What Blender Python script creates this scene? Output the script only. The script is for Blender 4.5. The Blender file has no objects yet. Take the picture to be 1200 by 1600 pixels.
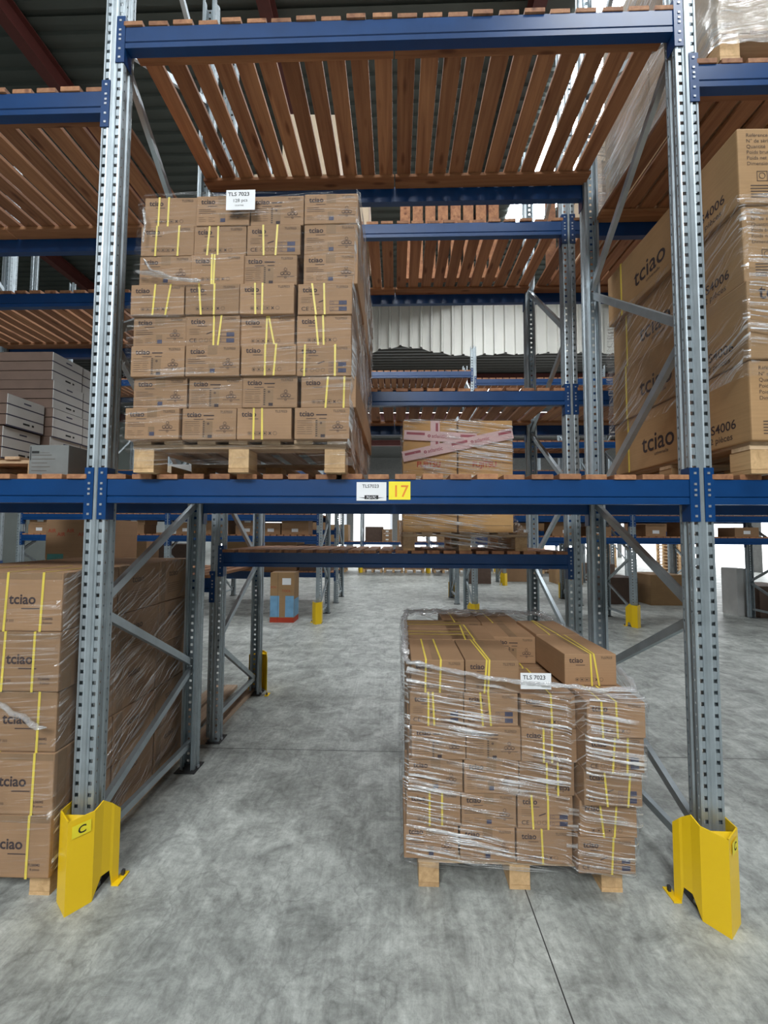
import bpy, bmesh, math, random
from mathutils import Vector, Matrix, noise
random.seed(7)
S = bpy.context.scene
COL = S.collection

# ------------------------------------------------------------------ camera
F_PX, PITCH, YAW, ROLL = 642.2, 0.0527, 0.0293, 0.005
CAM = Vector((0.018, -1.894, 1.620))
def cam_axes():
    c, s = math.cos(YAW), math.sin(YAW)
    right = Vector((c, s, 0)); fwd = Vector((-s, c, 0)); up = Vector((0, 0, 1))
    f2 = math.cos(PITCH)*fwd + math.sin(PITCH)*up
    u2 = -math.sin(PITCH)*fwd + math.cos(PITCH)*up
    return math.cos(ROLL)*right + math.sin(ROLL)*u2, -math.sin(ROLL)*right + math.cos(ROLL)*u2, f2
r3, u3, f2 = cam_axes()
cd = bpy.data.cameras.new('camera'); cam = bpy.data.objects.new('camera', cd); COL.objects.link(cam)
cd.sensor_fit = 'HORIZONTAL'; cd.sensor_width = 36; cd.lens = F_PX/1200*36
cd.clip_start = 0.02; cd.clip_end = 200
cam.matrix_world = Matrix(((r3.x, u3.x, -f2.x, CAM.x), (r3.y, u3.y, -f2.y, CAM.y), (r3.z, u3.z, -f2.z, CAM.z), (0, 0, 0, 1)))
S.camera = cam

# ------------------------------------------------------------------ light
w = bpy.data.worlds.new('sky'); S.world = w; w.use_nodes = True
w.node_tree.nodes['Background'].inputs[0].default_value = (0.86, 0.93, 1.0, 1)
w.node_tree.nodes['Background'].inputs[1].default_value = 0.75
S.view_settings.view_transform = 'Standard'; S.view_settings.look = 'None'
S.view_settings.exposure = 0.22; S.view_settings.gamma = 1; S.view_settings.use_curve_mapping = False
SKY_E = 26.0      # brightness of the daylight behind the roof lights
SKYLIGHTS_AND_FILL = [(2.4, 5.2, -3.9, -2.3), (2.9, 4.1, 4.2, 9.4), (-3.8, 0.2, 1.5, 3.0), (-6.5, 1.0, -13.2, -8.8)]   # x0,x1,y0,y1 openings in the roof; the last, unseen behind the camera, is added fill
FAR_LIGHTS = [(-9, 9, 16.8, 18.2), (-9, 9, 20.5, 22)]
FAR_E = 12.0
WIN_E = 3.4

# ------------------------------------------------------------------ materials
def nmat(name):
    m = bpy.data.materials.new(name); m.use_nodes = True
    nt = m.node_tree; b = nt.nodes['Principled BSDF']
    return m, nt, b
def N(nt, t, **kw):
    n = nt.nodes.new(t)
    for k, v in kw.items():
        if k in n.inputs.keys() if hasattr(n.inputs, 'keys') else False: n.inputs[k].default_value = v
        else: setattr(n, k, v)
    return n
def ramp(nt, src, stops, interp='LINEAR'):
    r = nt.nodes.new('ShaderNodeValToRGB'); r.color_ramp.interpolation = interp
    els = r.color_ramp.elements
    while len(els) < len(stops): els.new(0.5)
    for e, (p, c) in zip(els, stops):
        e.position = p; e.color = (c[0], c[1], c[2], 1) if hasattr(c, '__len__') else (c, c, c, 1)
    nt.links.new(src, r.inputs[0]); return r
def coords(nt, scale=(1, 1, 1), rot=(0, 0, 0), kind='Object', rnd=False):
    tc = nt.nodes.new('ShaderNodeTexCoord'); mp = nt.nodes.new('ShaderNodeMapping')
    mp.inputs['Scale'].default_value = scale; mp.inputs['Rotation'].default_value = rot
    src = tc.outputs[kind]
    if rnd:
        oi = nt.nodes.new('ShaderNodeObjectInfo'); ml = nt.nodes.new('ShaderNodeMath'); ml.operation = 'MULTIPLY'
        ml.inputs[1].default_value = 37.0; nt.links.new(oi.outputs['Random'], ml.inputs[0])
        ad = nt.nodes.new('ShaderNodeVectorMath'); ad.operation = 'ADD'
        nt.links.new(src, ad.inputs[0]); nt.links.new(ml.outputs[0], ad.inputs[1]); src = ad.outputs[0]
    nt.links.new(src, mp.inputs[0]); return mp.outputs[0]
def noise_tex(nt, vec, scale, detail=4, rough=0.55, dist=0.0):
    n = nt.nodes.new('ShaderNodeTexNoise'); n.inputs['Scale'].default_value = scale
    n.inputs['Detail'].default_value = detail; n.inputs['Roughness'].default_value = rough; n.inputs['Distortion'].default_value = dist
    nt.links.new(vec, n.inputs['Vector']); return n.outputs[0]
def mixc(nt, fac, a, b, mode='MIX'):
    m = nt.nodes.new('ShaderNodeMix'); m.data_type = 'RGBA'; m.blend_type = mode
    for s, v in ((m.inputs[0], fac), (m.inputs[6], a), (m.inputs[7], b)):
        if hasattr(v, 'is_linked'): nt.links.new(v, s)
        elif hasattr(v, '__len__'): s.default_value = (v[0], v[1], v[2], 1)
        else: s.default_value = v
    return m.outputs[2]
def bump(nt, b, h, strength=0.2, dist=0.01):
    bp = nt.nodes.new('ShaderNodeBump'); bp.inputs['Strength'].default_value = strength; bp.inputs['Distance'].default_value = dist
    nt.links.new(h, bp.inputs['Height']); nt.links.new(bp.outputs[0], b.inputs['Normal'])
def simple(name, col, rough=0.6, metal=0.0, var=0.12, sc=8.0, spec=0.5):
    m, nt, b = nmat(name)
    n = noise_tex(nt, coords(nt, rnd=True), sc, 5)
    lo = tuple(c*(1-var) for c in col); hi = tuple(min(1, c*(1+var)) for c in col)
    nt.links.new(ramp(nt, n, [(0.3, lo), (0.7, hi)]).outputs[0], b.inputs['Base Color'])
    b.inputs['Roughness'].default_value = rough; b.inputs['Metallic'].default_value = metal
    b.inputs['Specular IOR Level'].default_value = spec
    return m
M = {}
M['steel'] = simple('galvanised_steel', (0.40, 0.455, 0.485), 0.46, 0.75, 0.13, 9)
M['steel_side'] = M['steel']
M['blue'] = simple('blue_paint', (0.003, 0.042, 0.15), 0.33, 0.0, 0.12, 6)
M['rivet'] = simple('bare_rivet', (0.5, 0.52, 0.55), 0.4, 0.7)
M['dark_steel'] = simple('dark_steel', (0.05, 0.05, 0.05), 0.6, 0.4)
M['ink'] = simple('brown_print', (0.040, 0.025, 0.026), 0.8)
M['ink_light'] = simple('faint_brown_print', (0.085, 0.055, 0.038), 0.8)
M['black'] = simple('black_print', (0.012, 0.012, 0.012), 0.7)
M['blue_ink'] = simple('blue_grey_print', (0.05, 0.05, 0.09), 0.7)
M['red_ink'] = simple('orange_red_print', (0.42, 0.04, 0.012), 0.7)
M['orange'] = simple('orange_print', (0.72, 0.22, 0.02), 0.6)
M['strap'] = simple('yellow_strap', (0.72, 0.56, 0.08), 0.45)
M['paper'] = simple('white_paper', (0.78, 0.79, 0.80), 0.6, var=0.03)
M['sticker'] = simple('yellow_sticker', (0.86, 0.72, 0.03), 0.5, var=0.04)
M['white_box'] = simple('white_carton', (0.50, 0.50, 0.485), 0.6, var=0.05)
M['cream_box'] = simple('cream_carton', (0.60, 0.50, 0.36), 0.7, var=0.08)
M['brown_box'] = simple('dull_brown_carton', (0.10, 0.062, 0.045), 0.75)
M['tape'] = simple('packing_tape', (0.25, 0.155, 0.085), 0.62, spec=0.25)
M['light_tape'] = simple('clear_tape', (0.42, 0.28, 0.17), 0.25)
M['blue_print'] = simple('pale_blue_print', (0.16, 0.34, 0.52), 0.6)
M['teal'] = simple('teal_print', (0.05, 0.22, 0.20), 0.6)
M['truss'] = simple('red_brown_steel', (0.085, 0.018, 0.014), 0.6)
M['roof'] = simple('grey_green_roof_sheet', (0.07, 0.083, 0.075), 0.5, 0.2, 0.12, 1.2)
M['roof_dark'] = simple('dark_roof_sheet', (0.05, 0.052, 0.048), 0.6)
M['cladding'] = simple('white_cladding', (0.64, 0.64, 0.59), 0.55, 0, 0.06, 0.8)
M['wall'] = simple('grey_wall', (0.16, 0.165, 0.16), 0.7)
M['pvc'] = simple('grey_equipment', (0.17, 0.18, 0.175), 0.5)

def cardboard(name, col, var=0.10):
    m, nt, b = nmat(name)
    v = coords(nt, (1, 1, 1), rnd=True)
    n1 = noise_tex(nt, v, 5, 6, 0.6)
    v2 = coords(nt, (1, 1, 90), rnd=True); n2 = noise_tex(nt, v2, 2, 2)
    c1 = ramp(nt, n1, [(0.25, tuple(c*(1-var) for c in col)), (0.75, tuple(c*(1+var) for c in col))]).outputs[0]
    c2 = mixc(nt, 0.35, c1, ramp(nt, n2, [(0.3, 0.72), (0.7, 1.0)]).outputs[0], 'MULTIPLY')
    oi = nt.nodes.new('ShaderNodeObjectInfo')
    c3 = mixc(nt, 1.0, c2, ramp(nt, oi.outputs['Random'], [(0, (0.88, 0.87, 0.86)), (1, (1.1, 1.08, 1.06))]).outputs[0], 'MULTIPLY')
    nt.links.new(c3, b.inputs['Base Color']); b.inputs['Roughness'].default_value = 0.72
    b.inputs['Specular IOR Level'].default_value = 0.3
    bump(nt, b, n1, 0.15, 0.004)
    return m
M['card'] = cardboard('brown_cardboard', (0.33, 0.20, 0.11))
M['card_light'] = cardboard('tan_cardboard', (0.38, 0.235, 0.115))
M['card_orange'] = cardboard('orange_cardboard', (0.62, 0.36, 0.14))
M['card_pale'] = cardboard('pale_cardboard', (0.50, 0.40, 0.28))

def wood(name, lo, hi, axis='Y', knots=True, rough=0.7):
    m, nt, b = nmat(name)
    sc = {'Y': (26, 1.3, 26), 'X': (1.3, 26, 26)}[axis]
    v = coords(nt, sc, rnd=True)
    g = noise_tex(nt, v, 1.0, 6, 0.65, 0.6)
    c = ramp(nt, g, [(0.28, lo), (0.5, tuple((a+b_)/2 for a, b_ in zip(lo, hi))), (0.74, hi)]).outputs[0]
    if knots:
        sk = {'Y': (11, 3.2, 11), 'X': (3.2, 11, 11)}[axis]
        vo = nt.nodes.new('ShaderNodeTexVoronoi'); vo.inputs['Scale'].default_value = 1.0
        nt.links.new(coords(nt, sk, rnd=True), vo.inputs['Vector'])
        k = ramp(nt, vo.outputs['Distance'], [(0.0, (0.22, 0.14, 0.10)), (0.11, (0.5, 0.38, 0.32)), (0.2, (1, 1, 1))]).outputs[0]
        c = mixc(nt, 0.85, c, k, 'MULTIPLY')
    oi = nt.nodes.new('ShaderNodeObjectInfo')
    c = mixc(nt, 1.0, c, ramp(nt, oi.outputs['Random'], [(0, (0.72, 0.66, 0.62)), (0.5, (0.95, 0.92, 0.9)), (1, (1.15, 1.12, 1.08))]).outputs[0], 'MULTIPLY')
    nt.links.new(c, b.inputs['Base Color']); b.inputs['Roughness'].default_value = rough
    bump(nt, b, g, 0.25, 0.003)
    return m
M['board'] = wood('pine_board', (0.21, 0.085, 0.040), (0.47, 0.24, 0.115), 'Y')
M['board_x'] = wood('pine_runner', (0.20, 0.08, 0.033), (0.44, 0.22, 0.10), 'X')
M['pallet_wood'] = wood('pallet_wood', (0.42, 0.29, 0.17), (0.72, 0.54, 0.36), 'X', False)
M['pallet_block'] = wood('pallet_block_wood', (0.44, 0.28, 0.13), (0.70, 0.48, 0.26), 'Y', False)
M['pallet_long'] = wood('pallet_deck_wood', (0.42, 0.29, 0.17), (0.72, 0.54, 0.36), 'Y', False)
M['old_wood'] = wood('weathered_wood', (0.26, 0.18, 0.12), (0.45, 0.34, 0.25), 'Y', False)

def guard_mat():
    m, nt, b = nmat('yellow_guard_paint')
    v = coords(nt); n = noise_tex(nt, v, 26, 6, 0.75, 0.4)
    mask = ramp(nt, n, [(0.30, 1), (0.345, 0)]).outputs[0]
    big = ramp(nt, noise_tex(nt, v, 5, 2), [(0.50, 0), (0.62, 1)]).outputs[0]
    mm = nt.nodes.new('ShaderNodeMath'); mm.operation = 'MULTIPLY'; nt.links.new(mask, mm.inputs[0]); nt.links.new(big, mm.inputs[1])
    nt.links.new(mixc(nt, mm.outputs[0], (0.86, 0.56, 0.008), (0.10, 0.06, 0.015)), b.inputs['Base Color'])
    b.inputs['Roughness'].default_value = 0.38
    return m
M['guard'] = guard_mat()

def floor_mat():
    m, nt, b = nmat('polished_concrete')
    v = coords(nt)
    big = noise_tex(nt, v, 0.7, 5, 0.6, 0.3)
    mid = noise_tex(nt, v, 4.5, 8, 0.7, 0.8)
    fine = noise_tex(nt, v, 28, 8, 0.8, 0.4)
    sw = noise_tex(nt, coords(nt, (26, 1.6, 1), (0, 0, 0.5)), 1.0, 5, 0.7, 1.2)
    sw2 = noise_tex(nt, coords(nt, (1.5, 14, 1), (0, 0, 0.35)), 1.0, 5, 0.7, 1.0)
    c = ramp(nt, big, [(0.3, (0.26, 0.275, 0.258)), (0.7, (0.43, 0.45, 0.422))]).outputs[0]
    c = mixc(nt, 0.8, c, ramp(nt, mid, [(0.34, 0.48), (0.5, 0.9), (0.64, 1.32)]).outputs[0], 'MULTIPLY')
    c = mixc(nt, 0.5, c, ramp(nt, fine, [(0.36, 0.5), (0.5, 1.0), (0.64, 1.4)]).outputs[0], 'MULTIPLY')
    c = mixc(nt, 0.38, c, ramp(nt, sw, [(0.3, 0.6), (0.48, 0.95), (0.70, 1.4)]).outputs[0], 'MULTIPLY')
    c = mixc(nt, 0.35, c, ramp(nt, sw2, [(0.33, 0.7), (0.5, 1.0), (0.7, 1.15)]).outputs[0], 'MULTIPLY')
    # hairline cracks / scratches
    vo = nt.nodes.new('ShaderNodeTexVoronoi'); vo.feature = 'DISTANCE_TO_EDGE'; vo.inputs['Scale'].default_value = 0.55
    dn = nt.nodes.new('ShaderNodeVectorMath'); dn.operation = 'ADD'
    nz = nt.nodes.new('ShaderNodeTexNoise'); nz.inputs['Scale'].default_value = 2.5; nz.inputs['Detail'].default_value = 6
    nt.links.new(v, nz.inputs['Vector']); nt.links.new(v, dn.inputs[0]); nt.links.new(nz.outputs['Color'], dn.inputs[1]); nt.links.new(dn.outputs[0], vo.inputs['Vector'])
    crack = ramp(nt, vo.outputs['Distance'], [(0.0, 0.62), (0.006, 1.0)]).outputs[0]
    c = mixc(nt, 0.6, c, crack, 'MULTIPLY')
    nt.links.new(c, b.inputs['Base Color'])
    nt.links.new(ramp(nt, mid, [(0.3, 0.55), (0.7, 0.34)]).outputs[0], b.inputs['Roughness'])
    b.inputs['Specular IOR Level'].default_value = 0.45
    bump(nt, b, mid, 0.12, 0.01)
    return m
M['floor'] = floor_mat()

def emit(name, col, e):
    m = bpy.data.materials.new(name); m.use_nodes = True; nt = m.node_tree; nt.nodes.clear()
    o = nt.nodes.new('ShaderNodeOutputMaterial'); em = nt.nodes.new('ShaderNodeEmission')
    em.inputs[0].default_value = (*col, 1); em.inputs[1].default_value = e; nt.links.new(em.outputs[0], o.inputs[0]); return m
M['skylight'] = emit('daylit_roof_light_and_fill', (0.93, 0.97, 1.0), SKY_E)
M['far_skylight'] = emit('daylit_far_roof_light', (0.95, 0.98, 1.0), FAR_E)
M['window'] = emit('daylit_translucent_panel', (0.95, 0.98, 1.0), WIN_E)

def film_mat(name, amount, angle, tint=(0.965, 0.97, 0.975), base=0.10, freq=46, lo=0.50, hi=0.66):
    """clear stretch film: mostly see-through, with glossy pulled streaks (uv = metres round the load, metres up)"""
    m = bpy.data.materials.new(name); m.use_nodes = True; nt = m.node_tree; nt.nodes.clear()
    o = nt.nodes.new('ShaderNodeOutputMaterial')
    tc = nt.nodes.new('ShaderNodeTexCoord')
    def mp(sc, rot):
        a = nt.nodes.new('ShaderNodeMapping'); a.vector_type = 'TEXTURE'
        a.inputs['Rotation'].default_value = (0, 0, rot); a.inputs['Scale'].default_value = (1/sc[0], 1/sc[1], 1)
        nt.links.new(tc.outputs['UV'], a.inputs[0]); return a.outputs[0]
    s1 = noise_tex(nt, mp((1.6, freq), angle), 1.0, 5, 0.65, 0.25)
    s2 = noise_tex(nt, mp((3.0, freq*1.6), angle*1.6+0.05), 1.0, 3, 0.6, 0.3)
    big = noise_tex(nt, mp((2.2, 3.6), angle), 1.0, 3, 0.55)
    streak = ramp(nt, s1, [(lo, 0), (hi, 1)]).outputs[0]
    streak2 = ramp(nt, s2, [(0.56, 0), (0.68, 0.8)]).outputs[0]
    mask = ramp(nt, big, [(0.40, 0.06), (0.56, 1)]).outputs[0]
    mx = nt.nodes.new('ShaderNodeMath'); mx.operation = 'MAXIMUM'; nt.links.new(streak, mx.inputs[0]); nt.links.new(streak2, mx.inputs[1])
    mu = nt.nodes.new('ShaderNodeMath'); mu.operation = 'MULTIPLY'; nt.links.new(mx.outputs[0], mu.inputs[0]); nt.links.new(mask, mu.inputs[1])
    ma = nt.nodes.new('ShaderNodeMath'); ma.operation = 'MULTIPLY_ADD'; ma.inputs[1].default_value = amount; ma.inputs[2].default_value = base
    nt.links.new(mu.outputs[0], ma.inputs[0]); ma.use_clamp = True
    tr = nt.nodes.new('ShaderNodeBsdfTransparent'); tr.inputs[0].default_value = (*tint, 1)
    gl = nt.nodes.new('ShaderNodeBsdfGlossy'); gl.inputs['Roughness'].default_value = 0.16; gl.inputs[0].default_value = (0.95, 0.95, 0.95, 1)
    df = nt.nodes.new('ShaderNodeBsdfDiffuse'); df.inputs[0].default_value = (0.8, 0.8, 0.8, 1)
    bp = nt.nodes.new('ShaderNodeBump'); bp.inputs['Strength'].default_value = 1.0; bp.inputs['Distance'].default_value = 0.02
    nt.links.new(s1, bp.inputs['Height']); nt.links.new(bp.outputs[0], gl.inputs['Normal'])
    mg = nt.nodes.new('ShaderNodeMixShader'); mg.inputs[0].default_value = 0.42
    nt.links.new(gl.outputs[0], mg.inputs[1]); nt.links.new(df.outputs[0], mg.inputs[2])
    ms = nt.nodes.new('ShaderNodeMixShader'); nt.links.new(ma.outputs[0], ms.inputs[0])
    nt.links.new(tr.outputs[0], ms.inputs[1]); nt.links.new(mg.outputs[0], ms.inputs[2]); nt.links.new(ms.outputs[0], o.inputs[0])
    return m
M['film'] = film_mat('stretch_film', 1.0, -0.13, base=0.02, freq=80, lo=0.515, hi=0.58)
M['film_clear'] = film_mat('thin_stretch_film', 0.30, 0.02, base=0.012, freq=60, lo=0.56, hi=0.64)
M['film_heavy'] = film_mat('bunched_stretch_film', 0.85, -0.75, base=0.10, freq=34, lo=0.46, hi=0.58)
M['film_diag'] = film_mat('diagonal_stretch_film', 0.75, 0.45, base=0.03, freq=60, lo=0.52, hi=0.62)
M['film_white'] = film_mat('many_layer_stretch_film', 0.8, 0.12, base=0.28, freq=40, lo=0.46, hi=0.58)

# ------------------------------------------------------------------ mesh tools
class MB:
    def __init__(s, *mats): s.v = []; s.f = []; s.mi = []; s.mats = list(mats)
    def quad(s, a, b, c, d, mi=0):
        n = len(s.v); s.v += [a, b, c, d]; s.f.append((n, n+1, n+2, n+3)); s.mi.append(mi)
    def box(s, x0, x1, y0, y1, z0, z1, mi=0):
        n = len(s.v)
        s.v += [(x0, y0, z0), (x1, y0, z0), (x1, y1, z0), (x0, y1, z0), (x0, y0, z1), (x1, y0, z1), (x1, y1, z1), (x0, y1, z1)]
        for q in ((0, 3, 2, 1), (4, 5, 6, 7), (0, 1, 5, 4), (1, 2, 6, 5), (2, 3, 7, 6), (3, 0, 4, 7)):
            s.f.append(tuple(n+i for i in q)); s.mi.append(mi)
    def bar(s, a, b, wx, wz, side=Vector((1, 0, 0)), mi=0):
        a = Vector(a); b = Vector(b); d = (b-a).normalized(); u = side.normalized(); v = d.cross(u).normalized()
        n = len(s.v)
        for p in (a, b):
            for i, j in ((-1, -1), (1, -1), (1, 1), (-1, 1)): s.v.append(tuple(p + u*wx/2*i + v*wz/2*j))
        for q in ((0, 1, 2, 3), (7, 6, 5, 4), (0, 4, 5, 1), (1, 5, 6, 2), (2, 6, 7, 3), (3, 7, 4, 0)):
            s.f.append(tuple(n+i for i in q)); s.mi.append(mi)
    def extrude_x(s, prof, x0, x1, mi=0):
        """closed (y,z) profile extruded along x"""
        n = len(s.v); k = len(prof)
        for x in (x0, x1): s.v += [(x, y, z) for y, z in prof]
        for i in range(k):
            j = (i+1) % k; s.f.append((n+i, n+j, n+k+j, n+k+i)); s.mi.append(mi)
        s.f.append(tuple(n+i for i in reversed(range(k)))); s.mi.append(mi)
        s.f.append(tuple(n+k+i for i in range(k))); s.mi.append(mi)
    def prism(s, poly, z0, z1, mi=0):
        n = len(s.v); k = len(poly)
        s.v += [(x, y, z0) for x, y in poly] + [(x, y, z1) for x, y in poly]
        for i in range(k):
            j = (i+1) % k; s.f.append((n+i, n+j, n+k+j, n+k+i)); s.mi.append(mi)
        s.f.append(tuple(n+i for i in reversed(range(k)))); s.mi.append(mi)
        s.f.append(tuple(n+k+i for i in range(k))); s.mi.append(mi)
    def rect(s, x0, x1, z0, z1, y=0, mi=0):          # faces -Y
        s.quad((x0, y, z0), (x1, y, z0), (x1, y, z1), (x0, y, z1), mi)
    def text(s, t, x, z, size, y=0, mi=0, sx=1.0, rot=0.0, weight=0.0):
        vs, fs = text_geo(t, weight); n = len(s.v); c, q = math.cos(rot), math.sin(rot)
        for a, b in vs:
            a *= size*sx; b *= size
            s.v.append((x + a*c - b*q, y, z + a*q + b*c))
        for f in fs: s.f.append(tuple(n+i for i in f)); s.mi.append(mi)
    def ring(s, x, z, r, t=0.0015, y=0, mi=0, k=14):
        for i in range(k):
            a, b = 2*math.pi*i/k, 2*math.pi*(i+1)/k
            s.quad((x+r*math.cos(a), y, z+r*math.sin(a)), (x+r*math.cos(b), y, z+r*math.sin(b)),
                   (x+(r-t)*math.cos(b), y, z+(r-t)*math.sin(b)), (x+(r-t)*math.cos(a), y, z+(r-t)*math.sin(a)), mi)
    def frame(s, x0, x1, z0, z1, t=0.0012, y=0, mi=0):
        s.rect(x0, x1, z0, z0+t, y, mi); s.rect(x0, x1, z1-t, z1, y, mi); s.rect(x0, x0+t, z0, z1, y, mi); s.rect(x1-t, x1, z0, z1, y, mi)
    def mesh(s, name, weld=False, bevel=0.0, solid=0.0):
        me = bpy.data.meshes.new(name); me.from_pydata(s.v, [], s.f)
        for m in s.mats: me.materials.append(m)
        me.polygons.foreach_set('material_index', s.mi)
        if weld or bevel or solid:
            bm = bmesh.new(); bm.from_mesh(me); bmesh.ops.remove_doubles(bm, verts=bm.verts, dist=1e-5)
            bmesh.ops.recalc_face_normals(bm, faces=bm.faces)
            if bevel: bmesh.ops.bevel(bm, geom=list(bm.edges), offset=bevel, segments=2, profile=0.6, affect='EDGES')
            if solid: bmesh.ops.solidify(bm, geom=list(bm.faces), thickness=solid)
            bm.to_mesh(me); bm.free()
        me.update(); return me
TG = {}
def text_geo(t, weight=0.0):
    if (t, weight) in TG: return TG[(t, weight)]
    c = bpy.data.curves.new('lettering', 'FONT'); c.body = t; c.size = 1.0; c.resolution_u = 3; c.offset = weight
    o = bpy.data.objects.new('lettering', c); COL.objects.link(o)
    dg = bpy.context.evaluated_depsgraph_get(); me = o.evaluated_get(dg).to_mesh()
    vs = [(v.co.x, v.co.y) for v in me.vertices]; fs = [tuple(p.vertices) for p in me.polygons]
    o.evaluated_get(dg).to_mesh_clear(); bpy.data.objects.remove(o); bpy.data.curves.remove(c)
    TG[(t, weight)] = (vs, fs); return vs, fs

def thing(name, label, cat, loc=(0, 0, 0), rz=0.0, group=None):
    o = bpy.data.objects.new(name, None); COL.objects.link(o); o.empty_display_size = 0.1
    o.location = loc; o.rotation_euler = (0, 0, rz); o['label'] = label; o['category'] = cat
    if group: o['group'] = group
    return o
def part(name, me, parent, loc=(0, 0, 0), rot=(0, 0, 0), label=None):
    o = bpy.data.objects.new(name, me); COL.objects.link(o); o.parent = parent; o.location = loc; o.rotation_euler = rot
    if label: o['label'] = label
    return o
def solo(name, me, label, cat, loc=(0, 0, 0), rz=0.0, group=None):
    o = bpy.data.objects.new(name, me); COL.objects.link(o); o.location = loc; o.rotation_euler = (0, 0, rz)
    o['label'] = label; o['category'] = cat
    if group: o['group'] = group
    return o
def struct(name, me, loc=(0, 0, 0)):
    o = bpy.data.objects.new(name, me); COL.objects.link(o); o.location = loc; o['kind'] = 'structure'; return o

# ------------------------------------------------------------------ hall
b = MB(M['floor']); b.box(-16, 16, -14, 34, -0.2, 0); struct('floor', b.mesh('floor'))
b = MB(M['dark_steel']); b.box(-16, 0.611, 1.254, 1.258, 0, 0.0006); b.box(0.616, 16, 1.254, 1.258, 0, 0.0006); b.box(0.611, 0.616, -9, 5.2, 0, 0.0006); struct('trim_1', b.mesh('floor_joints'))
ROOF = 10.0
def corrugated(mb, x0, x1, y0, y1, z, pitch=0.25, amp=0.04, mi=0):
    y = y0
    while y < y1-1e-6:
        seq = [(0, 0), (0.45, 0), (0.55, amp), (0.9, amp), (1.0, 0)]
        for (a, za), (c, zc) in zip(seq, seq[1:]):
            ya, yc = min(y+a*pitch, y1), min(y+c*pitch, y1)
            if yc > ya: mb.quad((x0, ya, z+za), (x0, yc, z+zc), (x1, yc, z+zc), (x1, ya, z+za), mi)
        y += pitch
def sheet_roof(mb, X0, X1, Y0, Y1, z, holes):
    ys = sorted({Y0, Y1, *[h[2] for h in holes], *[h[3] for h in holes]})
    for ya, yb in zip(ys, ys[1:]):
        xs = [X0]
        for h in sorted(holes):
            if h[2] <= ya+1e-6 and h[3] >= yb-1e-6: xs += [h[0], h[1]]
        xs.append(X1)
        for i in range(0, len(xs), 2):
            if xs[i+1] > xs[i]:
                corrugated(mb, xs[i], xs[i+1], ya, yb, z)
                mb.box(xs[i], xs[i+1], ya, yb, z+0.042, z+0.10)      # backing slab added to block sky showing through gaps between sheet strips
b = MB(M['roof']); sheet_roof(b, -16, 16, -14, 12, ROOF, SKYLIGHTS_AND_FILL); struct('ceiling', b.mesh('ceiling'))
for i, (x0, x1, y0, y1) in enumerate(SKYLIGHTS_AND_FILL):
    b = MB(M['skylight']); corrugated(b, x0, x1, y0, y1, ROOF-0.01); struct('window_%d' % (i+1), b.mesh('roof_light'))  # last panel is the glowing fill added behind the camera to brighten load fronts
b = MB(M['roof_dark']); sheet_roof(b, -16, 16, 12.05, 34, 8.3, FAR_LIGHTS); struct('ceiling_far', b.mesh('ceiling_far'))
for i, (x0, x1, y0, y1) in enumerate(FAR_LIGHTS):
    b = MB(M['far_skylight']); corrugated(b, x0, x1, y0, y1, 8.29); struct('window_%d' % (i+11), b.mesh('roof_light'))
for i, X in enumerate((-10.2, -6.1, -2.0, 2.15, 6.3, 10.5)):        # rafters with purlins
    b = MB(M['truss']); z = ROOF-0.45
    b.box(X-0.10, X+0.10, -14, 11.9, z, z+0.02); b.box(X-0.10, X+0.10, -14, 11.9, z+0.36, z+0.38); b.box(X-0.008, X+0.008, -14, 11.9, z+0.02, z+0.36)
    struct('trim_%d' % (i+2), b.mesh('rafter'))
for i, Y in enumerate((15.0, 20.5, 27.0)):
    b = MB(M['truss']); b.box(-16, 16, Y-0.1, Y+0.1, 7.85, 8.25); struct('trim_%d' % (i+10), b.mesh('rafter'))
# white sheet wall hanging above the far hall, with a ragged wavy lower edge
b = MB(M['cladding']); x = -16.0; P = 0.36; k = 0
def hem(x): return 7.78 + 0.10*noise.noise(Vector((x*0.6, 0, 0))) + (0.28*math.exp(-((x+0.0)/1.1)**2)) - (0.16*math.exp(-((x+1.6)/0.5)**2)) + 0.03*math.sin(x*9)
while x < 16:
    seq = [(0, 0), (0.70*P, 0), (0.76*P, 0.10), (0.92*P, 0.10), (P, 0)]
    for (a, ya), (c, yc) in zip(seq, seq[1:]):
        h1, h2 = hem(x+a), hem(x+c)
        b.quad((x+a, 12-ya, h1), (x+c, 12-yc, h2), (x+c, 12-yc, ROOF), (x+a, 12-ya, ROOF))
    x += P
struct('wall_partition', b.mesh('wall_partition'))
b = MB(M['wall'], M['window'])
b.box(-16, 16, 34, 34.2, 3.6, 8.4); struct('wall_back', b.mesh('wall_back'))
k = 20
for i in range(8):
    b = MB(M['window']); b.box(-15.7+i*4, -12.5+i*4, 34.0, 34.1, 0, 3.6); struct('window_%d' % (20+i), b.mesh('translucent_door'))
    b = MB(M['wall']); b.box(-16.3+i*4, -15.7+i*4, 34, 34.2, 0, 3.6); struct('trim_%d' % (20+i), b.mesh('door_pier'))
b = MB(M['roof']); b.box(-16.2, -16, -14, 34, 0, 10); struct('wall_left', b.mesh('wall_left'))
b = MB(M['wall']); b.box(16, 16.2, -14, 34, 4.2, 10); b.box(16, 16.2, -14, 6, 0, 4.2); struct('wall_right', b.mesh('wall_right'))
for i in range(5):
    b = MB(M['window']); b.box(16.02, 16.12, 6+i*5.6, 11+i*5.6, 0, 4.2); struct('window_%d' % (30+i), b.mesh('translucent_door'))
    b = MB(M['wall']); b.box(16, 16.2, 11+i*5.6, 11.6+i*5.6, 0, 4.2); struct('trim_%d' % (30+i), b.mesh('door_pier'))
b = MB(M['wall']); b.box(-16, 16, -14.2, -14, 0, 10); struct('wall_behind', b.mesh('wall_behind'))

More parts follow.
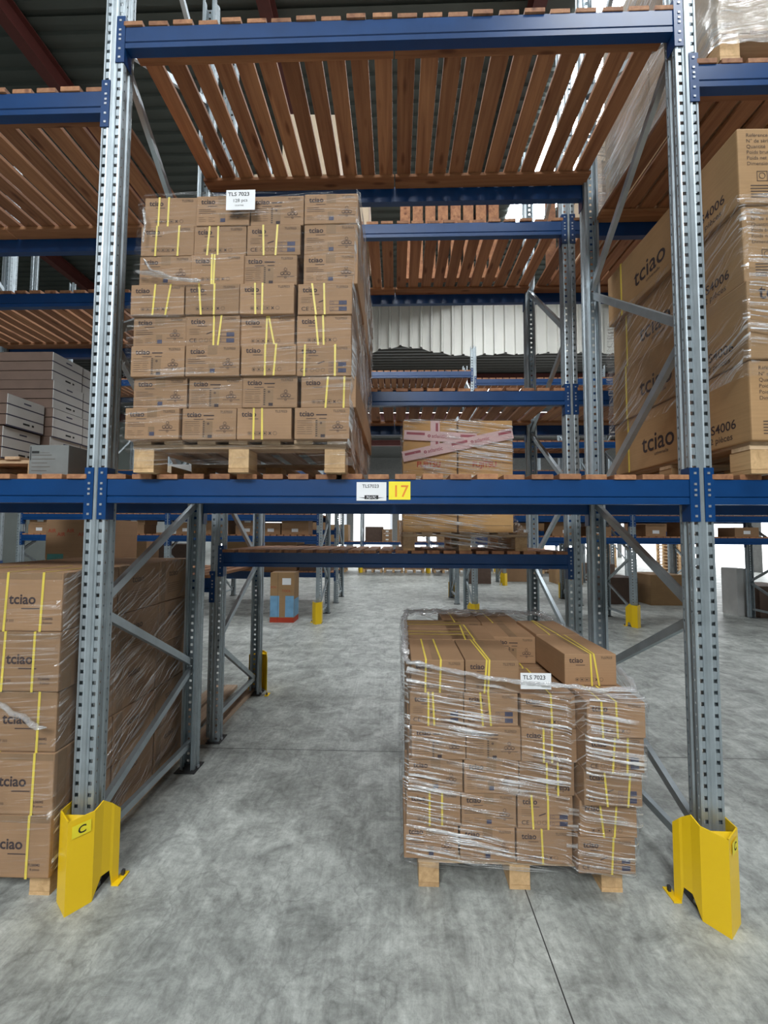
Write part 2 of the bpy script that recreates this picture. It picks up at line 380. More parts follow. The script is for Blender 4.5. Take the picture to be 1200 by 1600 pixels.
# ------------------------------------------------------------------ rack parts
def upright_mesh(H):
    b = MB(M['steel'])
    def strip(p, q, holes=None, off=0.0):
        p = Vector(p); q = Vector(q); L = (q-p).length
        P3 = lambda t, z: (p.x+(q.x-p.x)*t/L, p.y+(q.y-p.y)*t/L, z)
        if not holes:
            b.quad(P3(0, 0), P3(L, 0), P3(L, H), P3(0, H)); return
        a, c, hh = holes; n = int(H/0.05)
        b.quad(P3(0, 0), P3(a, 0), P3(a, n*0.05), P3(0, n*0.05)); b.quad(P3(c, 0), P3(L, 0), P3(L, n*0.05), P3(c, n*0.05))
        z = 0.0
        for i in range(n):
            h0 = i*0.05 + 0.018 + off; h1 = h0 + hh
            b.quad(P3(a, z), P3(c, z), P3(c, h0), P3(a, h0)); z = h1
        b.quad(P3(a, z), P3(c, z), P3(c, n*0.05), P3(a, n*0.05))
    F = (0.0105, 0.0275, 0.017); G = (0.008, 0.015, 0.011)
    pts = [(-0.030, 0.088), (-0.030, 0.078), (-0.048, 0.078), (-0.048, 0.052), (-0.041, 0.046), (-0.041, 0.030), (-0.050, 0.024), (-0.050, 0.0),
           (-0.011, 0.0), (-0.006, -0.006), (0.006, -0.006), (0.011, 0.0),
           (0.050, 0.0), (0.050, 0.024), (0.041, 0.030), (0.041, 0.046), (0.048, 0.052), (0.048, 0.078), (0.030, 0.078), (0.030, 0.088)]
    kinds = {2: G, 6: (0.008, 0.016, 0.010), 7: F, 11: F, 12: (0.008, 0.016, 0.010), 16: G}
    for i, (p, q) in enumerate(zip(pts, pts[1:])):
        h = kinds.get(i)
        if h == F and i == 7: h = (0.0115, 0.0285, 0.017)
        strip(p, q, h, 0.0 if i in (7, 11) else 0.004)
    me = b.mesh('upright')
    bm = bmesh.new(); bm.from_mesh(me); bmesh.ops.remove_doubles(bm, verts=bm.verts, dist=1e-5)
    bmesh.ops.solidify(bm, geom=list(bm.faces), thickness=0.0016); bm.to_mesh(me); bm.free(); return me
UP = {H: upright_mesh(H) for H in (5.65, 5.1, 4.4, 7.0)}
PLATE = MB(M['dark_steel'], M['rivet']); PLATE.box(-0.07, 0.07, -0.03, 0.115, 0, 0.006); PLATE.box(0.055, 0.066, 0.03, 0.045, 0.006, 0.02, 1); PLATE.box(-0.066, -0.055, 0.03, 0.045, 0.006, 0.02, 1); PLATE = PLATE.mesh('base_plate')
BRACES = {}
def brace_mesh(a, c):
    k = (a, c)
    if k not in BRACES:
        b = MB(M['steel']); b.bar((0, a[0], a[1]), (0, c[0], c[1]), 0.028, 0.040); BRACES[k] = b.mesh('brace')
    return BRACES[k]
NODES_A = [('F', .25), ('R', .70), ('F', 1.26), ('R', 1.84), ('F', 2.60), ('R', 3.33), ('F', 4.10), ('R', 4.85), ('F', 5.5)]
NODES_B = [('R', .13), ('F', .74), ('R', 1.33), ('F', 1.98), ('R', 2.66), ('F', 3.25), ('R', 4.15), ('F', 4.9)]
def rack_frame(X, Y0, depth, H, nodes, label, group=None):
    t = thing('rack_frame', label, 'rack frame', (X, Y0, 0), 0, group)
    part('upright', UP[H], t); part('upright', UP[H], t, (0, depth, 0), (0, 0, math.pi))
    part('base_plate', PLATE, t); part('base_plate', PLATE, t, (0, depth, 0), (0, 0, math.pi))
    yF, yR = 0.06, depth-0.06
    nd = [(s, z) for s, z in nodes if z < H-0.1]
    part('brace', brace_mesh((yF, 0.17), (yR, 0.17)), t)
    for (s0, z0), (s1, z1) in zip(nd, nd[1:]):
        part('brace', brace_mesh((yF if s0 == 'F' else yR, z0+0.02), (yF if s1 == 'F' else yR, z1-0.02)), t)
    return t
def beam_mesh(L):
    b = MB(M['blue']); b.extrude_x([(0, 0), (0, -0.076), (0.006, -0.080), (0.0, -0.085), (0.0, -0.112), (0.045, -0.112), (0.045, 0)], -L/2, L/2); return b.mesh('beam')
def conn_mesh(side):
    b = MB(M['blue']); s = side   # plate over the face of the upright, and the return along its side
    x0, x1 = sorted((0.0, s*0.039)); b.box(x0, x1, -0.005, -0.0015, -0.19, 0.055)
    x0, x1 = sorted((0.0, -s*0.004)); b.box(x0, x1, -0.005, 0.052, -0.19, 0.055)
    return b.mesh('connector')
def rivet_mesh(side):
    b = MB(M['rivet'])
    for z in (0.03, -0.02, -0.047, -0.07, -0.12, -0.165):
        x = side*0.020; b.prism([(x+0.0055*math.cos(a*math.pi/4), -0.0068+0.0*a) for a in range(2)] if 0 else [(x-0.0055, -0.0075), (x+0.0055, -0.0075), (x+0.0055, -0.005), (x-0.0055, -0.005)], z-0.005, z+0.005)
    return b.mesh('rivets')
CONN = {s: conn_mesh(s) for s in (-1, 1)}; RIV = {s: rivet_mesh(s) for s in (-1, 1)}
BEAMS = {}
def rack_beam(xa, xb, Y, z, label, rear=False, group=None):
    L = round(xb-xa-0.10, 3)
    if L not in BEAMS: BEAMS[L] = beam_mesh(L-0.008)
    t = thing('rack_beam', label, 'rack beam', ((xa+xb)/2, Y, z), math.pi if rear else 0, group)
    part('beam', BEAMS[L], t)
    for s in (-1, 1):
        c = part('connector', CONN[s], t, (s*L/2, 0, 0)); part('rivets', RIV[s], c)
    return t
BOARDS = []
for i in range(5):
    b = MB(M['board']); b.box(-0.049+0.001*i, 0.049, 0, 1.0, 0, 0.024); me = b.mesh('board', bevel=0.0025); BOARDS.append(me)
RUN = {}
def deck_panel(xa, width, Y0, depth, z, label, detail=True, group=None):
    t = thing('deck_panel', label, 'deck panel', (xa, Y0, z), 0, group)
    n = max(2, round(width/0.1225)); pitch = width/n
    if detail:
        for i in range(n):
            o = part('board', BOARDS[random.randrange(5)], t, (pitch*(i+0.5)+random.uniform(-.003, .003), -0.004+random.uniform(-.006, .004), random.uniform(0, .0015)), (0, 0, random.uniform(-.004, .004)))
            o.scale = (1, depth+0.006, random.uniform(.92, 1.05))
    else:
        b = MB(M['board'])
        for i in range(n): b.box(pitch*i+0.012, pitch*i+pitch-0.012, 0, depth, 0, 0.024)
        part('boards', b.mesh('boards'), t)
    k = (round(width, 3),)
    if k not in RUN:
        b = MB(M['board_x']); b.box(0.004, width-0.004, -0.05, 0.05, -0.022, -0.001); RUN[k] = b.mesh('runner', bevel=0.002)
    part('runner', RUN[k], t, (0, 0.105, 0)); part('runner', RUN[k], t, (0, depth-0.105, 0))
    return t

def bay(xa, xb, Y0, depth, z, where, detail=True, deck=True, grp=None, rear=True):
    rack_beam(xa, xb, Y0, z, 'blue front beam of %s' % where)
    if rear: rack_beam(xa, xb, Y0+depth, z, 'blue rear beam of %s' % where, True)
    if deck:
        w = (xb-xa-0.06)/2
        deck_panel(xa+0.03, w, Y0, depth, z, 'left slatted pine panel lying on %s' % where, detail)
        deck_panel(xa+0.03+w, w, Y0, depth, z, 'right slatted pine panel lying on %s' % where, detail)

# row A (nearest) and row B (back to back with it)
A0, AD, B0, BD = 0.0, 1.03, 1.34, 1.02
ZA = 1.871
for X, nm in ((-4.2, 'at the far left end'), (-1.4, 'left of the centre bay'), (1.4, 'right of the centre bay'), (4.2, 'at the far right end')):
    rack_frame(X, A0, AD, 5.65, NODES_A, 'perforated galvanised rack frame %s of the front rack' % nm)
    rack_frame(X, B0, BD, 5.65, NODES_B, 'perforated galvanised rack frame %s of the second rack' % nm)
for xa, xb, zt, nm in ((-4.2, -1.4, 3.815, 'left'), (-1.4, 1.4, 4.153, 'centre'), (1.4, 4.2, 3.87, 'right')):
    bay(xa, xb, A0, AD, ZA, 'the waist-high %s bay of the front rack' % nm if 0 else 'the middle level, %s bay of the front rack' % nm)
    bay(xa, xb, A0, AD, zt, 'the top level, %s bay of the front rack' % nm)
bay(-1.4, 1.4, B0, BD, 1.465, 'the lowest level, centre bay of the second rack')
bay(-1.4, 1.4, B0, BD, 2.755, 'the middle level, centre bay of the second rack')
bay(-1.4, 1.4, B0, BD, 4.150, 'the top level, centre bay of the second rack')
bay(-4.2, -1.4, B0, BD, 1.262, 'the lowest level, left bay of the second rack')
bay(-4.2, -1.4, B0, BD, 3.60, 'the top level, left bay of the second rack')
bay(1.4, 4.2, B0, BD, 2.755, 'the middle level, right bay of the second rack')
bay(1.4, 4.2, B0, BD, 4.150, 'the top level, right bay of the second rack')
# rows C, D, E beyond the aisle
C0, D0, E0 = 5.58, 7.75, 15.3
XC = (-7.0, -4.2, -1.38, 1.44, 4.25, 7.05)
ordn = ['first', 'second', 'third', 'fourth', 'fifth', 'sixth', 'seventh', 'eighth']
for i, X in enumerate(XC):
    rack_frame(X, C0, 1.0, 7.0 if i == 0 else 5.1, NODES_A, 'rack frame across the aisle, %s from the left in the third rack' % ordn[i])
    rack_frame(X, D0, 1.05, 4.4, NODES_B, 'rack frame across the aisle, %s from the left in the fourth rack' % ordn[i])
    rack_frame(X-0.05, E0, 1.0, 4.4, NODES_A, 'distant rack frame, %s from the left in the last rack' % ordn[i])
def far_bay(i, Y0, d, z, row, lev): bay(XC[i], XC[i+1], Y0, d, z, 'the %s level, %s bay of the %s rack' % (lev, ordn[i], row), False)
for i, zs in ((0, (1.57, 1.96, 4.5)), (1, (1.57, 1.96, 4.5)), (2, (4.62,)), (3, (1.57, 1.96, 3.3, 4.47)), (4, (1.57, 1.96, 4.47))):
    for z in zs: far_bay(i, C0, 1.0, z, 'third', {1.57: 'lowest', 1.96: 'second', 3.3: 'middle', 4.5: 'top', 4.62: 'top', 4.47: 'top'}[z])
for i, zs in ((0, (0.7, 3.1)), (1, (0.7, 1.7, 3.1)), (3, (1.7, 3.1)), (4, (1.7, 3.1))):
    for z in zs: far_bay(i, D0, 1.05, z, 'fourth', {0.7: 'lowest', 1.7: 'middle', 3.1: 'top'}[z])
for i in range(5):
    for z in (1.27, 3.0): far_bay(i, E0, 1.0, z, 'last', {1.27: 'lowest', 3.0: 'top'}[z])

# ------------------------------------------------------------------ column guards
def guard_mesh(sg, H=0.385):
    b = MB(M['guard'])
    # plan (x toward the bay is negative for the right-hand upright); (x, y, top, bottom)
    P = [(0.07, 0.05, H, 0), (0.066, -0.045, H, 0), (-0.028, -0.118, H, 0), (-0.088, -0.04, H, 0), (-0.098, 0.0, H+0.02, 0.075), (-0.112, 0.035, H-0.012, 0.075), (-0.118, 0.045, H-0.025, 0), (-0.128, 0.075, H-0.06, 0)]
    P = [(x*sg, y, t, z) for x, y, t, z in P]
    th = 0.005
    for (x0, y0, t0, z0), (x1, y1, t1, z1) in zip(P, P[1:]):
        d = Vector((x1-x0, y1-y0)).normalized(); n = Vector((d.y, -d.x))*sg*th
        n = -n if True else n
        A = [(x0, y0), (x1, y1), (x1+n.x*-1, y1+n.y*-1), (x0-n.x, y0-n.y)]
        k = len(b.v); b.v += [(A[0][0], A[0][1], z0), (A[1][0], A[1][1], z1), (A[2][0], A[2][1], z1), (A[3][0], A[3][1], z0),
                              (A[0][0], A[0][1], t0), (A[1][0], A[1][1], t1), (A[2][0], A[2][1], t1), (A[3][0], A[3][1], t0)]
        for q in ((0, 3, 2, 1), (4, 5, 6, 7), (0, 1, 5, 4), (1, 2, 6, 5), (2, 3, 7, 6), (3, 0, 4, 7)): b.f.append(tuple(k+i for i in q)); b.mi.append(0)
    # gusset just below the rim
    b.prism([(sg*0.064, -0.042), (sg*-0.026, -0.112), (sg*-0.083, -0.04)], H-0.022, H-0.018)
    return b.mesh('shell', weld=False)
def foot_mesh(sg):
    b = MB(M['guard'], M['dark_steel']); x0, x1 = sorted((sg*-0.118, sg*-0.152)); b.box(x0, x1, 0.04, 0.12, 0.001, 0.007)
    x0, x1 = sorted((sg*-0.130, sg*-0.142)); b.box(x0, x1, 0.092, 0.104, 0.007, 0.030, 1)
    return b.mesh('foot')
GM = {s: guard_mesh(s) for s in (-1, 1)}; FM = {s: foot_mesh(s) for s in (-1, 1)}
LET = MB(M['sticker'], M['black']); LET.rect(-0.028, 0.028, -0.021, 0.021); LET.text('C', -0.011, -0.0125, 0.036, -0.0006, 1, weight=0.02); LET = LET.mesh('letter_sticker')
def guard(X, Y, sg, label, rz=0.0, sticker=False, group=None, sc=1.0):
    t = thing('column_guard', label, 'column guard', (X, Y, 0), rz, group); t.scale = (sc, sc, sc)
    part('shell', GM[sg], t); f = part('foot', FM[sg], t)
    if sticker:
        # sits on the face that looks toward the viewer
        if sg < 0: p0, p1 = Vector((0.028, -0.118)), Vector((0.088, -0.04))
        else: p0, p1 = Vector((-0.028, -0.118)), Vector((0.066, -0.045))
        m = (p0+p1)/2 if sg < 0 else p0*0.45+p1*0.55
        a = math.atan2((p1-p0).y, (p1-p0).x); n = Vector((math.sin(a), -math.cos(a)))*0.0035
        s = part('letter_sticker', LET, t, (m.x+n.x, m.y+n.y, 0.335), (0, 0, a), 'yellow sticker with the letter C')
        s.scale = (1.25, 1, 1.25)
    return t
guard(-1.4, 0, -1, 'scuffed yellow steel guard with a C sticker beside the left carton stack', 0, True)
guard(1.4, 0, 1, 'yellow steel guard with a C sticker right of the wrapped floor pallet', 0, True)
guard(-1.4, B0+BD, 1, 'yellow guard at the rear foot of the second rack, left side', math.pi)
for i, X in enumerate(XC):
    if i in (2, 3, 4, 5): guard(X, C0, 1, 'yellow guard across the aisle at the %s frame of the third rack' % ordn[i], 0)
    guard(X-0.05, E0, 1, 'distant yellow guard at the %s frame of the last rack' % ordn[i], 0)
for i in (3, 4): guard(XC[i], D0+1.05, 1, 'yellow guard behind the %s frame of the fourth rack' % ordn[i], math.pi)

# ------------------------------------------------------------------ stickers on the front beam
fb = [o for o in COL.objects if o.get('label', '') == 'blue front beam of the middle level, centre bay of the front rack'][0]
b = MB(M['paper'], M['black'], M['paper']); y = -0.0025
b.box(-0.069, 0.069, y, -0.0005, -0.043, 0.043); b.text('TLS7023', -0.043, 0.017, 0.022, y-0.0005, 1, 1.0, weight=0.01)
b.rect(-0.032, 0.032, -0.036, -0.018, y-0.0004, 1); b.v += [(-0.06, y-0.0003, -0.028), (0.06, y-0.0003, -0.028), (0, y-0.0003, -0.037)]; n = len(b.v); b.f.append((n-3, n-1, n-2)); b.mi.append(1)
b.text('7G17C', -0.024, -0.033, 0.016, y-0.0009, 2, weight=0.01)
part('location_label', b.mesh('location_label'), fb, (-0.096, 0, -0.056), (0, 0.0, 0), 'white TLS7023 location label')
b = MB(M['sticker'], M['orange']); b.box(-0.05, 0.05, y, -0.0005, -0.042, 0.042); b.text('17', -0.036, -0.029, 0.078, y-0.0006, 1, weight=0.004)
part('number_label', b.mesh('number_label'), fb, (0.034, 0, -0.052), (0, 0, 0), 'yellow sticker with an orange number 17')

# ------------------------------------------------------------------ pallets
def pallet_mesh_parts(W, D, nb=5, hb=0.1):
    top = MB(M['pallet_long'])                      # deck boards run front to back, cross boards below them
    for i in range(7):
        xx = -W/2+(W-0.085)*i/6; top.box(xx, xx+0.085, -0.008 if i % 2 else 0.0, D, 0.128, 0.146)
    run = MB(M['pallet_wood'])
    for y in (0.004, D/2-0.05, D-0.104): run.box(-W/2, W/2, y, y+0.1, 0.108, 0.127)
    blk = MB(M['pallet_block']); blk.box(-0.047, 0.047, 0.004, 0.12, 0.0185, 0.1075)
    bot = MB(M['pallet_block']); bot.box(-0.047, 0.047, 0.004, D, 0, 0.018)
    return top.mesh('top_boards', bevel=0.002), run.mesh('cross_boards'), blk.mesh('block', bevel=0.003), bot.mesh('bottom_board')
PAL = {}
def pallet(X, Y, z, W, D, label, rz=0.0, group=None, blocks=True):
    k = (W, D)
    if k not in PAL: PAL[k] = pallet_mesh_parts(W, D)
    top, run, blk, bot = PAL[k]
    t = thing('pallet', label, 'pallet', (X, Y, z), rz, group)
    part('top_boards', top, t); part('cross_boards', run, t)
    for x in (-W/2+0.05, 0, W/2-0.05):
        part('bottom_board', bot, t, (x, 0, 0))
        for y in (0, D/2-0.06, D-0.12): part('block', blk, t, (x, y, 0))
    return t

# ------------------------------------------------------------------ the tciao cartons
CW, CD, CH = 0.246, 0.368, 0.146
def carton_body(W, D, H, mat, bev=0.004):
    b = MB(mat); b.box(-W/2, W/2, 0, D, 0, H); me = b.mesh('body', bevel=bev); return me
def logo(b, x, z, s, y, mi=0):
    b.text('tciao', x, z, s, y, mi, 0.98, weight=0.022); b.rect(x+s*0.9, x+s*2.2, z-s*0.36, z-s*0.29, y, mi)
def lamp_icon(b, x, z, s, y, mi):
    b.ring(x, z+s*0.42, s*0.12, s*0.03, y, mi); b.rect(x-s*0.34, x+s*0.34, z, z+s*0.03, y, mi); b.rect(x-s*0.62, x+s*0.62, z-s*0.16, z-s*0.13, y, mi)
    for dx in (-.25, 0, .25): b.ring(x+s*dx, z+s*0.09, s*0.13, s*0.03, y, mi)
    b.rect(x-s*.2, x+s*.2, z+s*.24, z+s*.27, y, mi); b.ring(x, z-s*0.22, s*0.08, s*0.03, y, mi)
def lines(b, x, z, w, n, y, mi, gap=0.009, t=0.0013):
    r = random.Random(int(x*1000)+n)
    for i in range(n): b.rect(x, x+w*r.uniform(.6, 1), z-i*gap, z-i*gap+t, y, mi)
def print_mesh(kind):
    b = MB(M['ink'], M['ink_light'], M['blue_ink'], M['tape']); y = -0.0009; L = -CW/2; T = CH
    logo(b, L+0.022, T-0.040, 0.034, y)
    b.text('TLS7023', CW/2-0.074, T-0.022, 0.0155, y, 1, weight=0.01)
    if kind == 'icons':
        for i in range(6):
            x = L+0.058+i*0.023; z = 0.028
            if i == 0 or i == 5: b.ring(x, z, 0.009, 0.0014, y, 1)
            elif i == 4: b.text('x', x-0.006, z-0.006, 0.026, y, 0, weight=0.02)
            else: b.frame(x-0.009, x+0.009, z-0.009, z+0.009, 0.0013, y, 1)
            if i in (0, 1, 2, 3): b.rect(x-0.004, x+0.004, z-0.004, z+0.003, y, 1)
    if kind == 'ce':
        b.text('CE', L+0.016, 0.018, 0.026, y, 0, 1.1)
        for i in range(3): b.ring(L+0.070+i*0.024, 0.027, 0.009, 0.0013, y, 1)
        lines(b, L+0.016, T-0.066, 0.05, 4, y, 1, 0.008)
        b.v += [(L+0.095, y, 0.055), (L+0.125, y, 0.066), (L+0.124, y, 0.070), (L+0.094, y, 0.059)]; n = len(b.v); b.f.append((n-4, n-3, n-2, n-1)); b.mi.append(0)
        for z in (0.024, 0.053):
            b.frame(L+0.145, L+0.205, z-0.008, z+0.010, 0.0012, y, 2); b.ring(L+0.158, z+0.001, 0.006, 0.001, y, 2); b.rect(L+0.186, L+0.222, z-0.009, z+0.011, y, 2)
    if kind in ('spec', 'table'):
        lamp_icon(b, CW/2-0.052, 0.050, 0.062, y, 0)
    if kind == 'spec':
        b.rect(-0.022, 0.022, T-0.045, T-0.001, y+0.0003, 3); b.rect(-0.016, 0.012, 0.016, 0.058, y+0.0003, 3); b.rect(-0.010, 0.012, 0.016, 0.034, y, 2)
        lines(b, L+0.012, T-0.068, 0.085, 3, y, 0, 0.009, 0.0018); lines(b, L+0.012, 0.038, 0.036, 3, y, 1); lines(b, L+0.058, 0.038, 0.03, 3, y, 1)
    if kind == 'table':
        b.rect(-0.026, 0.022, T-0.036, T-0.031, y, 0); b.rect(-0.012, 0.020, T-0.052, T-0.049, y, 0); b.rect(-0.030, 0.016, 0.008, T-0.06, y+0.0003, 3)
        for i in range(8): b.rect(-0.028, -0.020, 0.012+i*0.010, 0.018+i*0.010, y, 1)
        lines(b, L+0.012, T-0.062, 0.045, 7, y, 1, 0.010, 0.0015); lines(b, L+0.055, T-0.062, 0.03, 7, y, 1, 0.010, 0.0015)
        b.ring(-0.004, 0.074, 0.005, 0.003, y, 0); b.rect(-0.005, 0.014, 0.008, 0.022, y, 0)
    return b.mesh('printing')
PR = {k: print_mesh(k) for k in ('icons', 'ce', 'spec', 'table')}
TOPTAPE = MB(M['tape']); TOPTAPE.box(-0.024, 0.024, 0.002, CD-0.002, CH, CH+0.0005); TOPTAPE = TOPTAPE.mesh('tape')
BODY = carton_body(CW, CD, CH, M['card'])
def strap_mesh(W, D, H, a, c, wd=0.0085):
    b = MB(M['strap']); xa = -W/2+W*a; xc = -W/2+W*c; e = 0.0018; h = wd/2
    b.quad((xc-h, -e, -e), (xc+h, -e, -e), (xa+h, -e, H+e), (xa-h, -e, H+e))
    b.quad((xa-h, -e, H+e), (xa+h, -e, H+e), (xc+h, D+e, H+e), (xc-h, D+e, H+e))
    b.quad((xc-h, D+e, H+e), (xc+h, D+e, H+e), (xa+h, D+e, -e*0), (xa-h, D+e, -e*0))
    return b.mesh('strap')
def tciao(X, Y, z, kind, straps, label, rz=0.0, flip=False, group=None):
    t = thing('carton', label, 'carton', (X, Y, z), rz, group)
    rt = (0, math.pi, 0) if flip else (0, 0, 0); lc = (0, 0, CH) if flip else (0, 0, 0)
    part('body', BODY, t, lc, rt); part('printing', PR[kind], t, lc, rt); part('tape', TOPTAPE, t, lc, rt)
    for a, c in straps: part('strap', strap_mesh(CW, CD, CH, a, c), t)
    return t
col_words = ['leftmost column', 'second column from the left', 'third column from the left', 'rightmost column']
K = {'I': 'icons', 'E': 'ce', 'S': 'spec', 'T': 'table'}
desc = {'I': 'icon row', 'E': 'CE mark', 'S': 'lamp drawing', 'T': 'table and lamp drawing'}
up_rows = [  # top row first: (kind, straps)
 [('I', [(.28, .27), (.46, .45)]), ('S', []), ('T', []), ('S', [])],
 [('I', [(.30, .28), (.72, .70)]), ('I', [(.31, .27), (.47, .47)]), ('E', [(.30, .32), (.57, .54)]), ('S', [])],
 [('S', []), ('I', [(.40, .40), (.45, .44)]), ('T', []), ('S', [])],
 [('I', [(.46, .42), (.75, .66)]), ('I', [(.25, .30), (.54, .54)]), ('I', [(.28, .30), (.42, .42)]), ('E', [(.26, .34), (.48, .50)])],
 [('S', []), ('E', [(.52, .52), (.66, .60)]), ('I', [(.49, .48), (.52, .64)]), ('I', [(.34, .40), (.48, .50)])],
 [('T', []), ('S', []), ('I', [(.44, .44), (.64, .60)]), ('E', [(.15, .14), (.70, .70)])],
 [('S', []), ('T', []), ('T', []), ('I', [(.49, .45), (.79, .78)])],
 [('S', []), ('T', []), ('I', [(.31, .31), (.46, .47)]), ('T', [])]]
up_left = [(-1.150, -.905, -.655, -.405), (-1.158, -.918, -.668, -.405), (-1.163, -.922, -.682, -.405), (-1.19, -.938, -.69, -.428), (-1.182, -.935, -.69, -.432), (-1.182, -.93, -.675, -.428), (-1.175, -.92, -.67, -.408), (-1.20, -.945, -.695, -.435)]
UZ = ZA+0.024
pallet(-0.70, -0.06, UZ, 0.98, 1.18, 'pine pallet under the tall carton stack on the middle level')
rn = ['top', 'second', 'third', 'fourth', 'fifth', 'sixth', 'seventh', 'bottom']
HU = 0.1415
for r, row in enumerate(up_rows):
    zz = UZ+0.142+(7-r)*HU
    for c, (k, st) in enumerate(row):
        x = up_left[r][c]+CW/2; y = -0.10+random.uniform(-.008, .008)-(0.012 if r in (3, 5) else 0)
        t = tciao(x, y, zz, K[k], st, '%s carton in the %s row, %s of the raised pallet stack' % ('yellow-strapped' if st else 'unstrapped', rn[r], col_words[c]), random.uniform(-.008, .008), group=None)
        t.scale = (1, 1, HU/CH)
        if c in (0, 3):
            for q in (1, 2):
                t = tciao(x+random.uniform(-.006, .006), y+q*(CD+0.010), zz, 'icons', [], '%s carton in the %s row, %s of the raised stack' % ('middle-depth' if q == 1 else 'rear', rn[r], col_words[c]), random.uniform(-.01, .01)); t.scale = (1, 1, HU/CH)
# paper note on the raised stack
b = MB(M['paper'], M['black']); b.box(-0.066, 0.066, -0.0006, 0, 0, 0.094); b.text('TLS 7023', -0.058, 0.066, 0.0245, -0.001, 1, 1.05, weight=0.018)
b.text('128 pcs', -0.036, 0.036, 0.022, -0.001, 1, 1.0, 0.04); b.text('CE/897980', -0.026, 0.018, 0.009, -0.001, 1)
solo('paper_note', b.mesh('paper_note'), 'white TLS 7023 note taped to the top row of the raised carton stack', 'note', (-0.688, -0.135, UZ+0.142+7.33*HU))

# ------------------------------------------------------------------ stretch film shells
def film_shell(name, label, loops, mats, face_mat, seed=0, amp=0.006, nz=None, loc=(0, 0, 0), rag=0.0):
    """loops: list of (z, [(x,y)...]) closed outlines with the same vertex count; resampled and wrinkled"""
    NU = 180; rows = []
    def resample(poly):
        P = [Vector(p) for p in poly]; L = [0]
        for a, c in zip(P, P[1:]+P[:1]): L.append(L[-1]+(c-a).length)
        out = []
        for i in range(NU):
            d = L[-1]*i/NU
            for j in range(len(P)):
                if d <= L[j+1]+1e-9: break
            t = (d-L[j])/max(1e-9, L[j+1]-L[j]); out.append(P[j].lerp(P[(j+1) % len(P)], t))
        return out, L[-1]
    sub = []
    for (z0, p0), (z1, p1) in zip(loops, loops[1:]):
        n = max(1, int(abs((z1 if not callable(z1) else 0)-z0)/0.03))
        for i in range(n): sub.append((z0+(z1-z0)*i/n, [tuple(Vector(a).lerp(Vector(c), i/n)) for a, c in zip(p0, p1)]))
    sub.append(loops[-1])
    me = bpy.data.meshes.new(name); verts = []; uvs = []; off = Vector((seed*13.1, seed*7.7, seed*3.3)); nr = len(sub)
    for ri, (z, poly) in enumerate(sub):
        ring, L = resample(poly); c = sum((Vector(p) for p in ring), Vector((0, 0)))/NU
        for i, p in enumerate(ring):
            q = ring[(i+1) % NU]-ring[i-1]; n = Vector((q.y, -q.x)).normalized()
            u = L*i/NU
            d = amp*noise.noise(Vector((u*6, z*9, 0))+off) + amp*0.7*(1-abs(noise.noise(Vector((u*3+z*5, z*28-u*6, 2))+off))*2)
            zz = z
            if rag and (ri == nr-1): zz += rag*noise.noise(Vector((u*7, 5, 1))+off)
            verts.append((p.x+n.x*d, p.y+n.y*d, zz)); uvs.append((u, z))
    faces = []; fu = []; mi = []
    for r in range(nr-1):
        for i in range(NU):
            j = (i+1) % NU; faces.append((r*NU+i, r*NU+j, (r+1)*NU+j, (r+1)*NU+i))
            u0, v0 = uvs[r*NU+i]; u1 = u0+(uvs[r*NU+1][0]); v1 = uvs[(r+1)*NU+i][1]
            fu += [(u0, v0), (u1, v0), (u1, v1), (u0, v1)]
            a, c = Vector(verts[faces[-1][0]]), Vector(verts[faces[-1][1]]); d = c-a
            mi.append(face_mat(d, (a+c)/2))
    me.from_pydata(verts, [], faces)
    for m in mats: me.materials.append(m)
    me.polygons.foreach_set('material_index', mi); me.polygons.foreach_set('use_smooth', [True]*len(faces))
    uv = me.uv_layers.new(name='UVMap'); uv.data.foreach_set('uv', [k for p in fu for k in p])
    me.update(); return solo(name, me, label, 'stretch film', loc)
def rrect(x0, x1, y0, y1, r=0.02):
    return [(x0+r, y0), (x1-r, y0), (x1, y0+r), (x1, y1-r), (x1-r, y1), (x0+r, y1), (x0, y1-r), (x0, y0+r)]
def side_pick(front, right, other):
    def f(d, m):
        if abs(d.x) > abs(d.y): return front if d.x > 0 else other
        return right if d.y > 0 else other
    return f
ub = UZ; ROPES = []
uf = film_shell('stretch_film', 'clear film round the tall raised carton stack, bunched white on its right side',
  [(ub+0.03, rrect(-1.20, -0.19, -0.075, 1.12)), (ub+0.14, rrect(-1.215, -0.185, -0.125, 1.12)), (ub+0.6, rrect(-1.21, -0.165, -0.128, 1.13)), (ub+0.86, rrect(-1.20, -0.17, -0.122, 1.13)), (ub+1.24, rrect(-1.165, -0.150, -0.122, 1.10)), (ub+1.285, rrect(-1.16, -0.158, -0.11, 1.09))],
  [M['film_clear'], M['film_heavy']], side_pick(0, 1, 0), 1, 0.010)

for k, (pts, rr_) in enumerate((([(-1.165, -0.128, 2.80), (-1.10, -0.135, 2.785), (-1.02, -0.138, 2.765), (-0.94, -0.135, 2.752), (-0.86, -0.13, 2.75)], 0.013), ([(-1.13, -0.128, 2.86), (-1.09, -0.135, 2.80), (-1.0, -0.135, 2.77)], 0.009), ([(-1.14, -0.125, 3.10), (-1.125, -0.13, 3.02), (-1.135, -0.13, 2.93)], 0.008))):
    ROPES.append((pts, rr_, uf))

